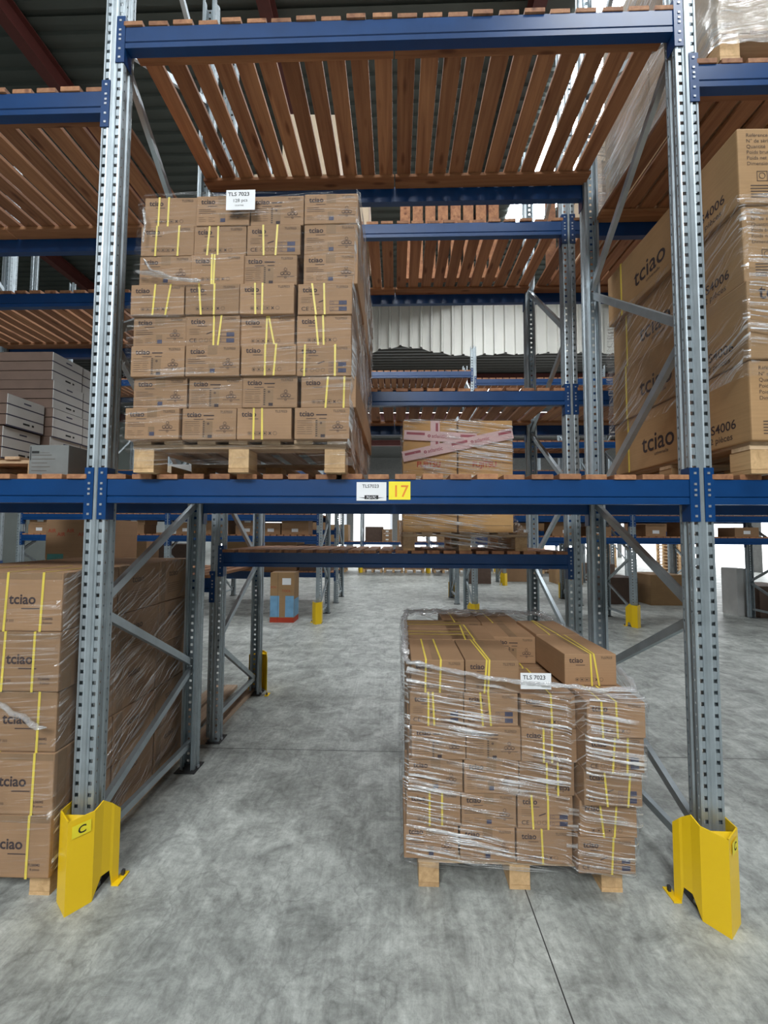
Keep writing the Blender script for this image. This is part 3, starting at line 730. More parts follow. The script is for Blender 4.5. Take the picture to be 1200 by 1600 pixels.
# ------------------------------------------------------------------ wrapped pallet on the floor
pallet(0.590, 0.085, 0, 0.93, 1.12, 'pine pallet on the floor under the wrapped carton load')
g_rows = [ # bottom first
 [('S', []), ('S', []), ('I', [(.45, .47)]), ('E', [(.62, .58)])],
 [('I', [(.43, .43), (.66, .66)]), ('S', []), ('E', [(.25, .28), (.55, .55)]), ('I', [(.35, .42), (.65, .60)])],
 [('S', []), ('S', []), ('I', [(.5, .5), (.7, .7)]), ('E', [(.35, .40), (.80, .75)])],
 [('T', []), ('T', []), ('I', [(.40, .40), (.55, .55)]), ('E', [(.50, .45), (.72, .70)])],
 [('E', [(.35, .35), (.43, .46)]), ('E', [(.30, .35), (.45, .50)]), ('I', [(.55, .57)]), ('I', [(.25, .27), (.50, .52)])],
 [('I', [(.28, .27), (.56, .54)]), ('I', [(.40, .35), (.45, .42)]), None, None]]
gn = ['bottom', 'second', 'third', 'fourth', 'fifth', 'top']
gx = [(0.059, 0.313, 0.565, 0.818), (0.070, 0.320, 0.572, 0.829), (0.080, 0.332, 0.580, 0.836), (0.093, 0.342, 0.590, 0.838), (0.084, 0.334, 0.590, 0.840), (0.090, 0.341, 0, 0)]
gy = [(.055, .05, .045, .0), (.05, .05, .045, .0), (.05, .045, .04, -.03), (.045, .045, .04, -.05), (.05, .05, .045, -.06), (.05, .05, 0, 0)]
for r, row in enumerate(g_rows):
    for c, v in enumerate(row):
        hz = 0.1515 if c == 3 else 0.1485; zz = 0.148+r*hz
        if v:
            k, st = v
            t = tciao(gx[r][c]+CW/2, gy[r][c]+random.uniform(-.004, .004), zz, K[k], st, '%s carton in the %s row, %s of the floor load' % ('yellow-strapped' if st else 'unstrapped', gn[r], col_words[c]), random.uniform(-.008, .008), flip=(r == 2 and c == 2)); t.scale = (1, 1, (hz-0.001)/CH)
        if r < 5 and c in (0, 3):
            for q in (1, 2):
                tciao(0.083+c*0.249+CW/2, 0.438+(q-1)*0.375, zz, 'icons', [(.4, .4)], '%s carton in the %s row, %s of the floor load' % ('middle-depth' if q == 1 else 'rear', gn[r], col_words[c]))
for c in (1, 2):
    for q in (1, 2): tciao(0.085+c*0.249+CW/2, 0.438+(q-1)*0.375, 0.148+4*0.1485, 'table', [(.35, .4), (.55, .6)], 'strapped %s carton in the fifth row, %s of the floor load' % ('middle-depth' if q == 1 else 'rear', col_words[c]))
ztop = 0.148+5*0.1485; zr = 0.148+5*0.1515
tciao(0.820+CW/2, 0.12, zr+0.002, 'icons', [(.50, .52), (.56, .66)], 'strapped carton lying loose on top at the right front of the floor load', 0.035)
tciao(0.815+CW/2, 0.50, zr+0.002, 'icons', [(.30, .40), (.50, .44)], 'carton behind the loose one on top at the right of the floor load', 0.01)
tciao(0.578+CW/2-0.012, 0.50, ztop, 'table', [], 'unstrapped carton set back on top of the floor load, third column', -0.03)
tciao(0.330+CW/2, 0.430, ztop, 'icons', [(.30, .40), (.50, .50)], 'middle-depth strapped carton on top of the floor load, second column')
for q in (0, 1): tciao(0.075, 0.556+q*0.262, ztop, 'icons', [(.3, .3), (.6, .6)], 'carton lying crosswise on top of the floor load, %s of the two' % ('nearer' if q == 0 else 'farther'), math.pi*1.5)
for q in (0, 1): tciao(0.458+q*0.25, 0.88, ztop, 'icons', [(.3, .3)], 'rear carton on top of the floor load, %s one' % ('left' if q == 0 else 'right'))
b = MB(M['paper'], M['black']); b.box(-0.068, 0.068, -0.0006, 0, -0.035, 0.036); b.text('TLS 7023', -0.058, 0.008, 0.026, -0.001, 1, 1.02, weight=0.012)
solo('paper_note', b.mesh('paper_note'), 'white TLS 7023 note tucked under the film rim of the floor load', 'note', (0.648, 0.008, 0.962))
def gl(x0, x1, yl, yr, y1):
    r = 0.02
    return [(x0+r, yl), (x1-0.30, yl-0.012), (x1-0.26, yr), (x1-r, yr), (x1, yr+r), (x1, y1-r), (x1-r, y1), (x0+r, y1), (x0, y1-r), (x0, yl+r)]
fs = film_shell('stretch_film', 'glossy clear film wound tightly round the carton load on the floor',
  [(0.100, gl(0.10, 1.05, 0.075, 0.06, 1.20)), (0.148, gl(0.050, 1.070, 0.035, -0.018, 1.19)), (0.30, gl(0.050, 1.078, 0.032, -0.02, 1.19)), (0.44, gl(0.055, 1.090, 0.028, -0.045, 1.19)), (0.60, gl(0.062, 1.098, 0.026, -0.068, 1.19)), (0.78, gl(0.064, 1.098, 0.028, -0.080, 1.19)), (0.90, gl(0.058, 1.098, 0.028, -0.080, 1.19)), (0.98, gl(0.048, 1.105, 0.030, -0.03, 1.19)), (1.06, gl(0.065, 1.080, 0.04, 0.04, 1.19))],
  [M['film'], M['film_diag']], side_pick(0, 1, 1), 4, 0.010)
# cut the rim: it dips at the front and stands up round the back
me = fs.data
for v in me.vertices:
    if v.co.z > 0.86:
        fr = max(0.0, min(1.0, (0.43-v.co.y)/0.40)); right = max(0.0, min(1.0, (v.co.x-0.08)/0.5))
        lim = 1.055 - fr*(0.02+0.125*right) + 0.012*noise.noise(Vector((v.co.x*11, v.co.y*11, 0)))
        if v.co.z > lim: v.co.z = lim + (v.co.z-lim)*0.12
# crumpled rope of film along the rim
def film_rope(pts, r, label, seed):
    b = MB(M['film_white']); rings = []
    K_ = 8; P = [Vector(p) for p in pts]; Q = []
    for a, c in zip(P, P[1:]):
        n = max(2, int((c-a).length/0.015)); Q += [a.lerp(c, i/n) for i in range(n)]
    Q.append(P[-1])
    for i, p in enumerate(Q):
        d = (Q[min(i+1, len(Q)-1)]-Q[max(i-1, 0)]).normalized(); u = d.cross(Vector((0, 0, 1))).normalized(); v = d.cross(u)
        for k in range(K_):
            a = 2*math.pi*k/K_; rr = r*(0.75+0.7*noise.noise(Vector((i*0.35, a*1.5, seed))))*(0.25 if i in (0, len(Q)-1) else 1)
            b.v.append(tuple(p+u*math.cos(a)*rr+v*math.sin(a)*rr*0.7+Vector((0, 0, 0.006*noise.noise(Vector((i*0.2, seed, 0)))))))
    for i in range(len(Q)-1):
        for k in range(K_):
            j = (k+1) % K_; b.f.append((i*K_+k, i*K_+j, (i+1)*K_+j, (i+1)*K_+k)); b.mi.append(0)
    me = b.mesh('film_rope'); me.polygons.foreach_set('use_smooth', [True]*len(me.polygons))
    uv = me.uv_layers.new(name='UVMap')
    for l in me.loops:
        q = me.vertices[l.vertex_index].co; uv.data[l.index].uv = (q.x+q.y, q.z*3)
    return me
for k, (pts, rr_, pa) in enumerate(ROPES): part('bunch', film_rope(pts, rr_, '', 20+k), pa, label='bunched white film')
part('rim', film_rope([(0.06, 0.09, 1.045), (0.075, 0.025, 1.035), (0.25, 0.02, 1.005), (0.42, 0.012, 0.975), (0.60, 0.01, 0.955), (0.78, 0.005, 0.945), (0.95, -0.03, 0.940), (1.07, -0.02, 0.945), (1.10, 0.07, 0.955), (1.095, 0.25, 0.985), (1.09, 0.6, 1.03), (1.08, 0.9, 1.045)], 0.017, '', 2), fs, label='twisted film rim')
part('rim', film_rope([(0.065, 0.1, 1.045), (0.07, 0.5, 1.05), (0.075, 0.9, 1.052), (0.10, 1.18, 1.05), (0.35, 1.195, 1.052), (0.7, 1.195, 1.05), (1.04, 1.18, 1.045), (1.075, 0.9, 1.045)], 0.024, '', 5), fs, label='crumpled rear rim')

def crumple(x0, x1, y0, y1, z, amp, seed, nx=90, ny=34):
    me = bpy.data.meshes.new('film_sheet'); V = []; F = []
    for j in range(ny+1):
        for i in range(nx+1):
            x = x0+(x1-x0)*i/nx; y = y0+(y1-y0)*j/ny + (0.03*noise.noise(Vector((x*9, seed, 0))) if j == 0 else 0)
            h = 1-abs(noise.noise(Vector((x*9, y*16, seed))))*2.2
            V.append((x, y, z+amp*(0.5+0.5*h)+amp*0.4*noise.noise(Vector((x*30, y*30, seed)))))
    for j in range(ny):
        for i in range(nx): a = j*(nx+1)+i; F.append((a, a+1, a+nx+2, a+nx+1))
    me.from_pydata(V, [], F); me.materials.append(M['film_sheet']); me.polygons.foreach_set('use_smooth', [True]*len(F))
    uv = me.uv_layers.new(name='UVMap')
    for l in me.loops: q = me.vertices[l.vertex_index].co; uv.data[l.index].uv = (q.x, q.y)
    return me
M['film_sheet'] = film_mat('crumpled_film_sheet', 0.9, 0.2, base=0.10, freq=24, lo=0.5, hi=0.6)
part('sheet', crumple(0.075, 1.075, 0.95, 1.20, 1.045, 0.03, 3), fs, label='crumpled film lying over the rear top')

# ------------------------------------------------------------------ ground stack at the left
def big_carton(name, W, D, H, mat, X, Y, z, label, prints=None, straps=(), rz=0.0, side=None, group=None, pm=None, sw=0.014):
    t = thing(name, label, 'carton', (X, Y, z), rz, group)
    part('body', carton_body(W, D, H, mat, 0.006), t)
    if pm: part('printing', pm, t)
    for a, c in straps: part('strap', strap_mesh(W, D, H, a, c, sw), t)
    return t
SW, SD, SH = 0.40, 0.375, 0.262
b = MB(M['ink'], M['ink_light'], M['tape']); y = -0.001
logo(b, -0.044, 0.122, 0.064, y); b.text('TLS6042', 0.105, 0.052, 0.0155, y, 0, weight=0.012); b.text('8 pièces', 0.116, 0.034, 0.013, y, 0)
b.text('cde : 547 333', -0.10, 0.042, 0.015, y, 0); b.rect(-SW/2+0.004, SW/2-0.004, SH-0.03, SH-0.001, y+0.0004, 2)
LPF = b.mesh('printing'); b = MB(M['ink'], M['ink_light'], M['tape'])
xx = SW/2+0.001
for z0 in (0.16,):                       # print on the side that faces the walkway
    vs, fs_ = text_geo('tciao', 0.012); n = len(b.v); b.v += [(xx, 0.11+a*0.055, z0+c*0.055) for a, c in vs]; b.f += [tuple(n+i for i in f) for f in fs_]; b.mi += [1]*len(fs_)
for i in range(5): b.quad((xx, 0.10, 0.11-i*0.014), (xx, 0.26, 0.11-i*0.014), (xx, 0.26, 0.112-i*0.014), (xx, 0.10, 0.112-i*0.014), 1)
b.quad((xx, 0.02, 0.004), (xx, 0.07, 0.004), (xx, 0.07, SH-0.004), (xx, 0.02, SH-0.004), 2)
LP = b.mesh('side_printing')
lrow = ['bottom', 'second', 'third', 'fourth', 'top']; lstr = [[(.36, .36), (.72, .72)]]*5
stp = [[(.34, .34), (.76, .75)], [(.36, .36), (.78, .77)], [(.33, .32), (.80, .79)], [(.37, .35), (.71, .70)], [(.37, .345), (.78, .76)]]
lbody = carton_body(SW, SD, SH, M['card'], 0.006)
for r in range(5):
    for dz in range(3):
        for c in range(2):
            x = -1.483-SW/2-c*(SW+0.01)+(0.0, 0.002, -0.004, 0.004, 0.0)[r]; y = -0.07+dz*(SD+0.006)+random.uniform(-.006, .006)
            if c == 1 and dz > 0 and r < 4: continue
            depth_w = ['front', 'middle', 'rear'][dz]; cw = ['beside the yellow guard', 'at the left picture edge'][c]
            t = thing('carton', '%s large carton, %s row of the left floor stack, %s' % (depth_w, lrow[r], cw), 'carton', (x, y, 0.118+r*(SH+0.002)), random.uniform(-.01, .01))
            part('body', lbody, t); part('printing', LPF, t); part('side_printing', LP, t)
            if dz == 0:
                for a, c2 in stp[r]: part('strap', strap_mesh(SW, SD, SH, a, c2, 0.011), t)
pallet(-1.93, -0.02, -0.024, 0.82, 1.16, 'low pallet on the floor under the left carton stack').scale = (1, 1, 1.0)
[o for o in COL.objects if o.get('label', '').startswith('low pallet')][0].location.z = 0.0
[o for o in COL.objects if o.get('label', '').startswith('low pallet')][0].scale = (1, 1, 0.82)
film_shell('stretch_film', 'clear film wound round the large carton stack left of the walkway',
  [(0.15, rrect(-2.34, -1.466, -0.09, 1.08)), (0.5, rrect(-2.34, -1.464, -0.095, 1.09)), (1.0, rrect(-2.34, -1.464, -0.098, 1.09)), (1.38, rrect(-2.34, -1.464, -0.093, 1.08)), (1.445, rrect(-2.32, -1.48, -0.075, 1.06))],
  [M['film_clear'], M['film_diag']], side_pick(0, 1, 0), 7, 0.010)
solo('film_tail', film_rope([(-1.79, -0.12, 0.905), (-1.74, -0.125, 0.895), (-1.66, -0.125, 0.855), (-1.59, -0.12, 0.815), (-1.53, -0.112, 0.775), (-1.50, -0.10, 0.77)], 0.017, '', 9), 'twisted white film tail across the third carton of the left stack', 'stretch film')

# ------------------------------------------------------------------ long cartons on the right
RW, RD_, RH = 0.42, 1.12, 0.358
def right_print(front, side):
    b = MB(M['ink'], M['ink_light']); y = -0.001; L = -RW/2
    if front == 'ref':
        for i, s in enumerate(('Référence', 'N° de série', 'Quantité', 'Poids brut', 'Poids net', 'Dimensions')): b.text(s, L+0.038, RH-0.042-i*0.027, 0.024, y, 1)
        for k in range(3): b.frame(L+0.08+k*0.064, L+0.128+k*0.064, 0.105, 0.153, 0.003, y, 1); b.ring(L+0.104+k*0.064, 0.131, 0.015, 0.003, y, 1)
        for i in range(5): b.rect(L+0.05, L+0.05+0.15*random.uniform(.6, 1), 0.082-i*0.0135, 0.087-i*0.0135, y, 1)
    else:
        b.text('tciao', L+0.05, RH-0.085, 0.095, y, 0, weight=0.012); b.frame(L+0.13, L+0.178, 0.05, 0.098, 0.003, y, 1)
    front_me = b.mesh('printing'); b = MB(M['ink'], M['ink_light'])
    xx = -RW/2-0.001
    def st(s, y0, z0, size, mi):      # lettering on the left side; reads towards the viewer
        vs, fs = text_geo(s, 0.01); n = len(b.v); b.v.extend((xx, y0-a*size, z0+c*size) for a, c in vs); b.f.extend(tuple(n+i for i in f) for f in fs); b.mi.extend([mi]*len(fs))
    st('TLS4006', 0.30, 0.075, 0.062, 0); st('12 pièces', 0.26, 0.028, 0.042, 1); code = b.mesh('side_code'); b = MB(M['ink'], M['ink_light'])
    st('tciao', 0.80, 0.10, 0.155, 0); st('universelle', 0.68, 0.065, 0.03, 1)
    return front_me, code, b.mesh('side_logo')
RP = {k: right_print(k, 0) for k in ('ref', 'logo')}
rbody = carton_body(RW, RD_, RH, M['card_light'], 0.007)
pallet(2.02, -0.04, UZ, 0.86, 1.16, 'pine pallet under the long cartons on the right of the middle level')
rr = ['bottom', 'second', 'third', 'top']
for r in range(4):
    for c in range(2):
        x = 1.578+RW/2+c*(RW+0.006)+(0.0, -0.006, 0.004, -0.012)[r]; z = UZ+0.142+r*(RH+0.002)
        t = thing('carton', 'long tan carton, %s row of the right raised stack, %s' % (rr[r], 'next to the right upright' if c == 0 else 'at the right picture edge'), 'carton', (x, -0.065+(0, -.01, .008, .0)[r], z), (0.0, 0.006, -0.008, 0.012)[r])
        fr, sd, sl = RP['logo' if r == 1 else 'ref']; part('body', rbody, t); part('printing', fr, t); part('side_code', sd, t); part('side_logo', sl, t)
        # strap round the long side (loop in x-z)
        for yy in (0.33, 0.95):
            b = MB(M['strap']); e = 0.002; h = 0.007
            b.box(-RW/2-e, -RW/2-0.0003, yy-h, yy+h, 0.0, RH); b.box(-RW/2-e, RW/2+e, yy-h, yy+h, RH, RH+e)
            part('strap', b.mesh('strap'), t)
film_shell('stretch_film', 'clear film stretched diagonally round the long cartons on the right',
  [(UZ+0.42, rrect(1.545, 2.46, -0.09, 1.09)), (UZ+0.55, rrect(1.55, 2.46, -0.088, 1.09)), (UZ+0.9, rrect(1.548, 2.46, -0.095, 1.09)), (UZ+1.25, rrect(1.55, 2.46, -0.09, 1.08))],
  [M['film'], M['film_diag']], lambda d, m: 0 if abs(d.x) > abs(d.y) else 1, 11, 0.012)

# ------------------------------------------------------------------ wrapped load on the top level, right bay
TZ = 3.87+0.024
pallet(2.05, 0.0, TZ, 0.98, 1.12, 'grey wooden pallet under the film-wrapped load on the top right level')
lb = carton_body(0.46, 0.52, 0.40, M['card_pale'], 0.006)
for r in range(3):
    for c in range(2):
        for d in range(2):
            t = thing('carton', 'pale carton under white film, %s row, %s %s of the top right load' % (('bottom', 'middle', 'top')[r], ('rear', 'front')[1-d], ('left', 'right')[c]), 'carton', (1.79+c*0.47, 0.01+d*0.53, TZ+0.143+r*0.402))
            part('body', lb, t)
film_shell('stretch_film', 'whitish many-layer film round the load on the top right level',
  [(TZ+0.06, rrect(1.54, 2.53, -0.01, 1.11)), (TZ+0.2, rrect(1.515, 2.535, -0.03, 1.13)), (TZ+0.8, rrect(1.50, 2.54, -0.035, 1.13)), (TZ+1.38, rrect(1.52, 2.52, -0.025, 1.12))],
  [M['film_white'], M['film_white']], side_pick(0, 1, 0), 17, 0.016)

# ------------------------------------------------------------------ air-conditioner cartons on the second rack
BZ = 1.465+0.024
pallet(0.56, 1.36, BZ, 0.98, 0.98, 'film-covered pallet under the two orange cartons on the second rack')
FW, FD, FH = 0.432, 0.55, 0.90
fbody = carton_body(FW, FD, FH, M['card_orange'], 0.006)
b = MB(M['red_ink'], M['ink_light'], M['tape']); y = -0.001
b.text('FUJITSU', -0.105, 0.525, 0.062, y, 0, 0.9, weight=0.026); b.ring(-0.022, 0.588, 0.012, 0.004, y, 0); b.ring(-0.002, 0.588, 0.012, 0.004, y, 0)
b.rect(-0.20, 0.20, 0.055, 0.058, y, 1); b.rect(-FW/2+0.01, -0.05, 0.80, 0.803, y, 1)
FP = b.mesh('printing')
for c in range(2):
    t = thing('carton', 'tall orange-brown FUJITSU carton, %s of the pair on the second rack' % ('left' if c == 0 else 'right'), 'carton', (0.072+FW/2+c*(FW+0.012), 1.39, BZ+0.143))
    part('body', fbody, t); part('printing', FP, t)
M['pink_tape'] = simple('pink_printed_tape', (0.62, 0.42, 0.41), 0.35, var=0.05)
M['wine'] = simple('wine_red_print', (0.30, 0.05, 0.07), 0.5)
def atl_tape(x0, z0, x1, z1, wd, nm, lab, yy=1.372, words=2, solo_=True):
    L = math.hypot(x1-x0, z1-z0); a = math.atan2(z1-z0, x1-x0)
    b = MB(M['pink_tape'], M['wine']); b.box(0, L, -0.0008, 0, -wd/2, wd/2)
    st = L/(words+0.35) if words else 1; i = 0
    for i in range(words):
        x = st*i+0.02
        b.rect(x, x+st*0.34, 0.004, 0.024, -0.0014, 1); b.ring(x+st*0.34+0.035, 0.0, 0.013, 0.008, -0.0014, 1, 8)
        b.text('atlantic', x+st*0.34+0.055, -0.012, 0.042, -0.0014, 1, weight=0.012)
    b.rect(st*words+0.02 if words else 0.02, L-0.01, 0.004, 0.024, -0.0014, 1)
    o = solo('printed_tape', b.mesh('printed_tape'), lab, 'tape', (x0, yy, z0)); o.rotation_euler = (0, -a, 0); return o
xa, xb = 0.07, 0.945
atl_tape(xa, 2.235, xb, 2.425, 0.085, 't', 'pink atlantic tape slanting across both orange cartons')
atl_tape(xa+0.01, 2.415, 0.66, 2.385, 0.08, 't', 'pink atlantic tape running level across the left orange carton', 1.376, 1)
atl_tape(0.33, 2.53, 0.33, 2.31, 0.075, 't', 'short upright strip of pink tape on the left orange carton', 1.380, 0)
film_shell('stretch_film', 'wrinkled film round the orange cartons, flaring over their pallet',
  [(BZ+0.02, rrect(0.06, 1.06, 1.35, 2.35)), (BZ+0.145, rrect(0.055, 1.07, 1.348, 2.35)), (BZ+0.22, rrect(0.055, 0.99, 1.355, 2.2)), (BZ+0.32, rrect(0.055, 0.955, 1.362, 2.0)), (BZ+0.8, rrect(0.057, 0.95, 1.364, 1.96)), (BZ+1.05, rrect(0.06, 0.948, 1.368, 1.95))],
  [M['film'], M['film_diag']], side_pick(0, 0, 1), 21, 0.006)

# ------------------------------------------------------------------ flat white-ended packs, left bay
def pack_mesh(W, D, H):
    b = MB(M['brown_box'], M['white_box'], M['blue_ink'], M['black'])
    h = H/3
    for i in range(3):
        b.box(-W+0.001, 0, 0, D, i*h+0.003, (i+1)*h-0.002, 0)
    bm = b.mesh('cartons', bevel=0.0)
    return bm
def pack_end(D, H):
    b = MB(M['white_box'], M['blue_ink'], M['black']); h = H/3
    for i in range(3): b.box(0, 0.003, 0.001, D-0.001, i*h+0.0045, (i+1)*h-0.0035, 0)
    for i in range(3): b.box(-0.001, 0.0015, 0.0, D, i*h-0.0035, i*h+0.0045, 1)
    x = 0.0036
    def q(y0, y1, z0, z1, mi): b.quad((x, y0, z0), (x, y1, z0), (x, y1, z1), (x, y0, z1), mi)
    q(D*.42, D*.60, h*0.42, h*0.60, 2); q(D*.66, D*.72, h*0.42, h*0.62, 2); q(D*.42, D*.62, h*2.42, h*2.56, 1)
    return b.mesh('end_panel')
PD, PH = 0.245, 0.184
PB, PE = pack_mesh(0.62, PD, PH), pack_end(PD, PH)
pallet(-2.40, 0.33, UZ, 0.9, 0.78, 'shaded pallet under the flat white-ended packs on the left')
packs = []
for c, (X, Y, n, rz) in enumerate(((-2.16, 0.60, 4, 0), (-2.165, 0.855, 4, 0))):
    for r in range(n):
        lab = 'flat pack with white end, %s of the %s tall stack in the left bay' % (('bottom', 'second', 'third', 'top')[r], ('nearer', 'farther')[c])
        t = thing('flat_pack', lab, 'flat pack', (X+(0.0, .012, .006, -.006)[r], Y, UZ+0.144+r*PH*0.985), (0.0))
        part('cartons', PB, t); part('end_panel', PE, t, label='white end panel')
for r in range(2):
    t = thing('flat_pack', 'flat pack with white end, %s of the low front pile in the left bay' % ('lower', 'upper')[r], 'flat pack', (-2.215+0.018*r, 0.345, UZ+0.145+r*PH*1.02), 0.0)
    part('cartons', PB, t); part('end_panel', PE, t, label='white end panel')
b = MB(M['pvc'], M['ink'], M['dark_steel']); b.box(-0.105, 0.105, 0, 0.30, 0, 0.17, 0)
t = thing('carton', 'small grey carton with printed text on the left deck beside the upright', 'carton', (-1.75, 0.13, UZ)); part('body', carton_body(0.205, 0.3, 0.168, M['pvc'], 0.003), t)
b = MB(M['black'], M['ink_light']); b.rect(-0.096, -0.092, 0.09, 0.16, -0.001, 0); b.rect(-0.088, -0.05, 0.125, 0.137, -0.001, 0); lines(b, -0.088, 0.115, 0.13, 5, -0.001, 1, 0.02, 0.002); lines(b, -0.048, 0.128, 0.07, 1, -0.001, 1)
part('printing', b.mesh('printing'), t)
for i, (x, w_, z_) in enumerate(((-2.33, 0.16, 0.30), (-2.15, 0.10, 0.29))):
    pass
t = thing('carton', 'white carton seen between the left uprights and the raised stack', 'carton', (-1.30, 0.55, UZ), 0.1); part('body', carton_body(0.16, 0.3, 0.14, M['white_box']), t)
t = thing('carton', 'tan carton low behind the left upright on the middle level', 'carton', (-1.28, 0.28, UZ), -0.05); part('body', carton_body(0.17, 0.22, 0.085, M['cream_box']), t)

# carton wrapped in film on the lowest left level of the second rack
t = thing('carton', 'brown carton with red and teal print behind the left upright', 'carton', (-2.68, 1.50, 1.262+0.024))
part('body', carton_body(0.52, 0.42, 0.44, M['card'], 0.006), t)
b = MB(M['red_ink'], M['teal'], M['white_box']); 
b.rect(-0.24, -0.10, 0.02, 0.15, -0.001, 1)
b.rect(0.19, 0.25, 0.0, 0.43, -0.0008, 2)
for i in range(5): b.text('AIR', -0.24+0.08*i if i < 3 else 0.02+0.06*(i-3), 0.33-0.03*(i % 2), 0.045, -0.0015, 0)
part('printing', b.mesh('printing'), t)

# ------------------------------------------------------------------ things on the second rack's top level (seen above and through the slats)
# pallets standing on edge
def standing_pallet(X, Y, z, lab, mat, rz):
    t = thing('pallet', lab, 'pallet', (X, Y, z), rz)
    b = MB(mat)
    for i in range(8): b.box(-0.5+i*0.127, -0.5+i*0.127+0.1, 0, 0.02, 0, 1.05)
    part('boards', b.mesh('boards'), t)
    b = MB(mat)
    for zz in (0.02, 0.5, 0.98): b.box(-0.5, 0.49, 0.022, 0.10, zz, zz+0.09)
    part('stringers', b.mesh('stringers'), t)
TB = 4.15+0.024
standing_pallet(0.55, 2.10, TB, 'wooden pallet standing on edge on the top of the second rack, left one', M['board'], 0)
standing_pallet(2.02, 2.16, TB, 'wooden pallet standing on edge on the top of the second rack, right one', M['board'], 0.03)
cream = carton_body(0.5, 0.5, 0.62, M['cream_box'], 0.005)
for i, (x, y, z, s) in enumerate(((-1.05, 1.42, 0, 1.0), (-0.53, 1.42, 0, 0.95), (-0.80, 1.45, 0.62, 1.0), (0.42, 1.40, 0, 0.9), (0.95, 1.42, 0, 0.85), (0.70, 1.45, 0.56, 1.0))):
    pass
lab6 = ('left', 'second', 'upper left', 'third', 'rightmost', 'upper right')
for i, (x, y, z, s) in enumerate(((-1.00, 1.55, 0, 1.0), (-0.48, 1.55, 0, 0.95), (-0.75, 1.56, 0.62, 0.9), (2.0, 1.5, 0, 1.0), (2.55, 1.5, 0, 1.0), (2.25, 1.5, 0.62, 1.0))):
    t = thing('carton', 'cream carton on the top level of the second rack, %s one' % lab6[i], 'carton', (x, y, TB+z), 0.02*i); part('body', cream, t, (0, 0, 0)).scale = (1, 1, s)

# ------------------------------------------------------------------ across the aisle
b = MB(M['blue_print'], M['red_ink'], M['paper'], M['ink'])
W_, D_, H_ = 0.44, 0.36, 0.90
b.rect(-W_/2+0.003, -0.05, 0.10, 0.48, -0.001, 0); b.rect(0.06, W_/2-0.003, 0.10, 0.48, -0.001, 0); b.rect(-W_/2+0.002, W_/2-0.002, 0.002, 0.09, -0.0013, 1)
b.text('TOOL', -0.005, 0.55, 0.06, -0.0015, 1); b.rect(0.0, 0.16, 0.68, 0.80, -0.0015, 2); b.rect(-0.082, -0.078, 0, H_, -0.0016, 3); b.text('ROC', -0.21, 0.62, 0.05, -0.0015, 1)
xx = W_/2+0.001
for z0, z1, mi in ((0.002, 0.09, 1), (0.10, 0.42, 0)): b.quad((xx, 0.003, z0), (xx, D_-0.003, z0), (xx, D_-0.003, z1), (xx, 0.003, z1), mi)
t = thing('carton', 'tall tan carton with pale blue panels and red base on the floor across the aisle', 'carton', (-2.05, C0+0.02, 0)); part('body', carton_body(W_, D_, H_, M['card_light'], 0.006), t); part('printing', b.mesh('printing'), t)

mid = [carton_body(a, 0.4, c, M['card'], 0.005) for a, c in ((0.42, 0.17), (0.36, 0.22), (0.5, 0.28))]
lblm = MB(M['paper']); lblm.rect(-0.06, 0.06, 0.05, 0.11, -0.0012); lblm = lblm.mesh('paper_label')
def small_carton(k, X, Y, z, lab, rz=0.0):
    t = thing('carton', lab, 'carton', (X, Y, z), rz); part('body', mid[k], t); part('paper_label', lblm, t, label='white paper label'); return t
shelf_items = []
n_i = 0
for bi, xs in ((1, (-3.9, -3.35, -2.75, -2.3, -1.85)), (0, (-6.7, -6.1, -5.5, -4.9)), (3, (1.8, 2.4, 3.1, 3.7)), (4, (4.7, 5.4, 6.3))):
    for j, x in enumerate(xs):
        k = (j+bi) % 3
        small_carton(k, x, C0+0.08, 1.57+0.024, 'small labelled carton, %s from left, lowest level, %s bay across the aisle' % (ordn[j], ordn[bi]))
        if k == 0 and bi in (0, 1): small_carton(0, x+0.01, C0+0.09, 1.57+0.024+0.171, 'small labelled carton stacked above the %s one, %s bay across the aisle' % (ordn[j], ordn[bi]))
# taller loads above, third and fourth rack
bigc = [carton_body(a, 0.8, c, M[m_], 0.008) for a, c, m_ in ((0.85, 0.9, 'card'), (0.8, 0.7, 'card_light'), (0.75, 0.62, 'brown_box'))]
def big_load(k, X, Y, z, lab, rz=0.0):
    t = thing('carton', lab, 'carton', (X, Y, z), rz); part('body', bigc[k], t); return t
for j, (k, x, z) in enumerate(((0, -6.3, 1.96), (1, -5.2, 1.96), (2, -3.7, 1.96), (0, -2.76, 1.96), (1, -1.88, 1.96))):
    big_load(k, x, C0+0.1, z+0.024, 'large carton on the second level across the aisle, %s from the left' % ordn[j])
for j, (k, x) in enumerate(((2, 1.95), (0, 2.9), (1, 3.75), (2, 4.8), (0, 6.2))):
    big_load(k, x, D0+0.1, 1.7+0.024, 'large carton on the middle level of the fourth rack, %s from the left' % ordn[j])
for j, (k, x) in enumerate(((0, -6.4), (2, -5.3), (1, -3.7), (0, -2.76), (2, -1.9))):
    big_load(k, x, D0+0.1, 0.7+0.024, 'large carton on the lowest level of the fourth rack, %s from the left' % ordn[j])
for j, (k, x, y) in enumerate(((2, 5.3, D0+0.2), (1, 6.3, D0+0.1), (2, 2.75, E0-3.6), (0, 4.22, E0-2.9), (1, 5.68, E0-3.6), (2, 7.1, E0-2.9))):
    big_load(k, x, y, 0, 'large carton standing on the floor far right beyond the aisle, %s from the walkway' % ordn[j])
for j in range(6): rack_frame(XC[3]+0.6+j*1.45, E0-3.9 if j % 2 else E0-3.0, 1.0, 4.4, NODES_B, 'distant rack frame in the right background, %s from the walkway' % ordn[j])
for j in range(2): guard(XC[3]+2.05+j*2.9, E0-3.9, 1, 'distant yellow guard in the right background, %s from the walkway' % ordn[j])
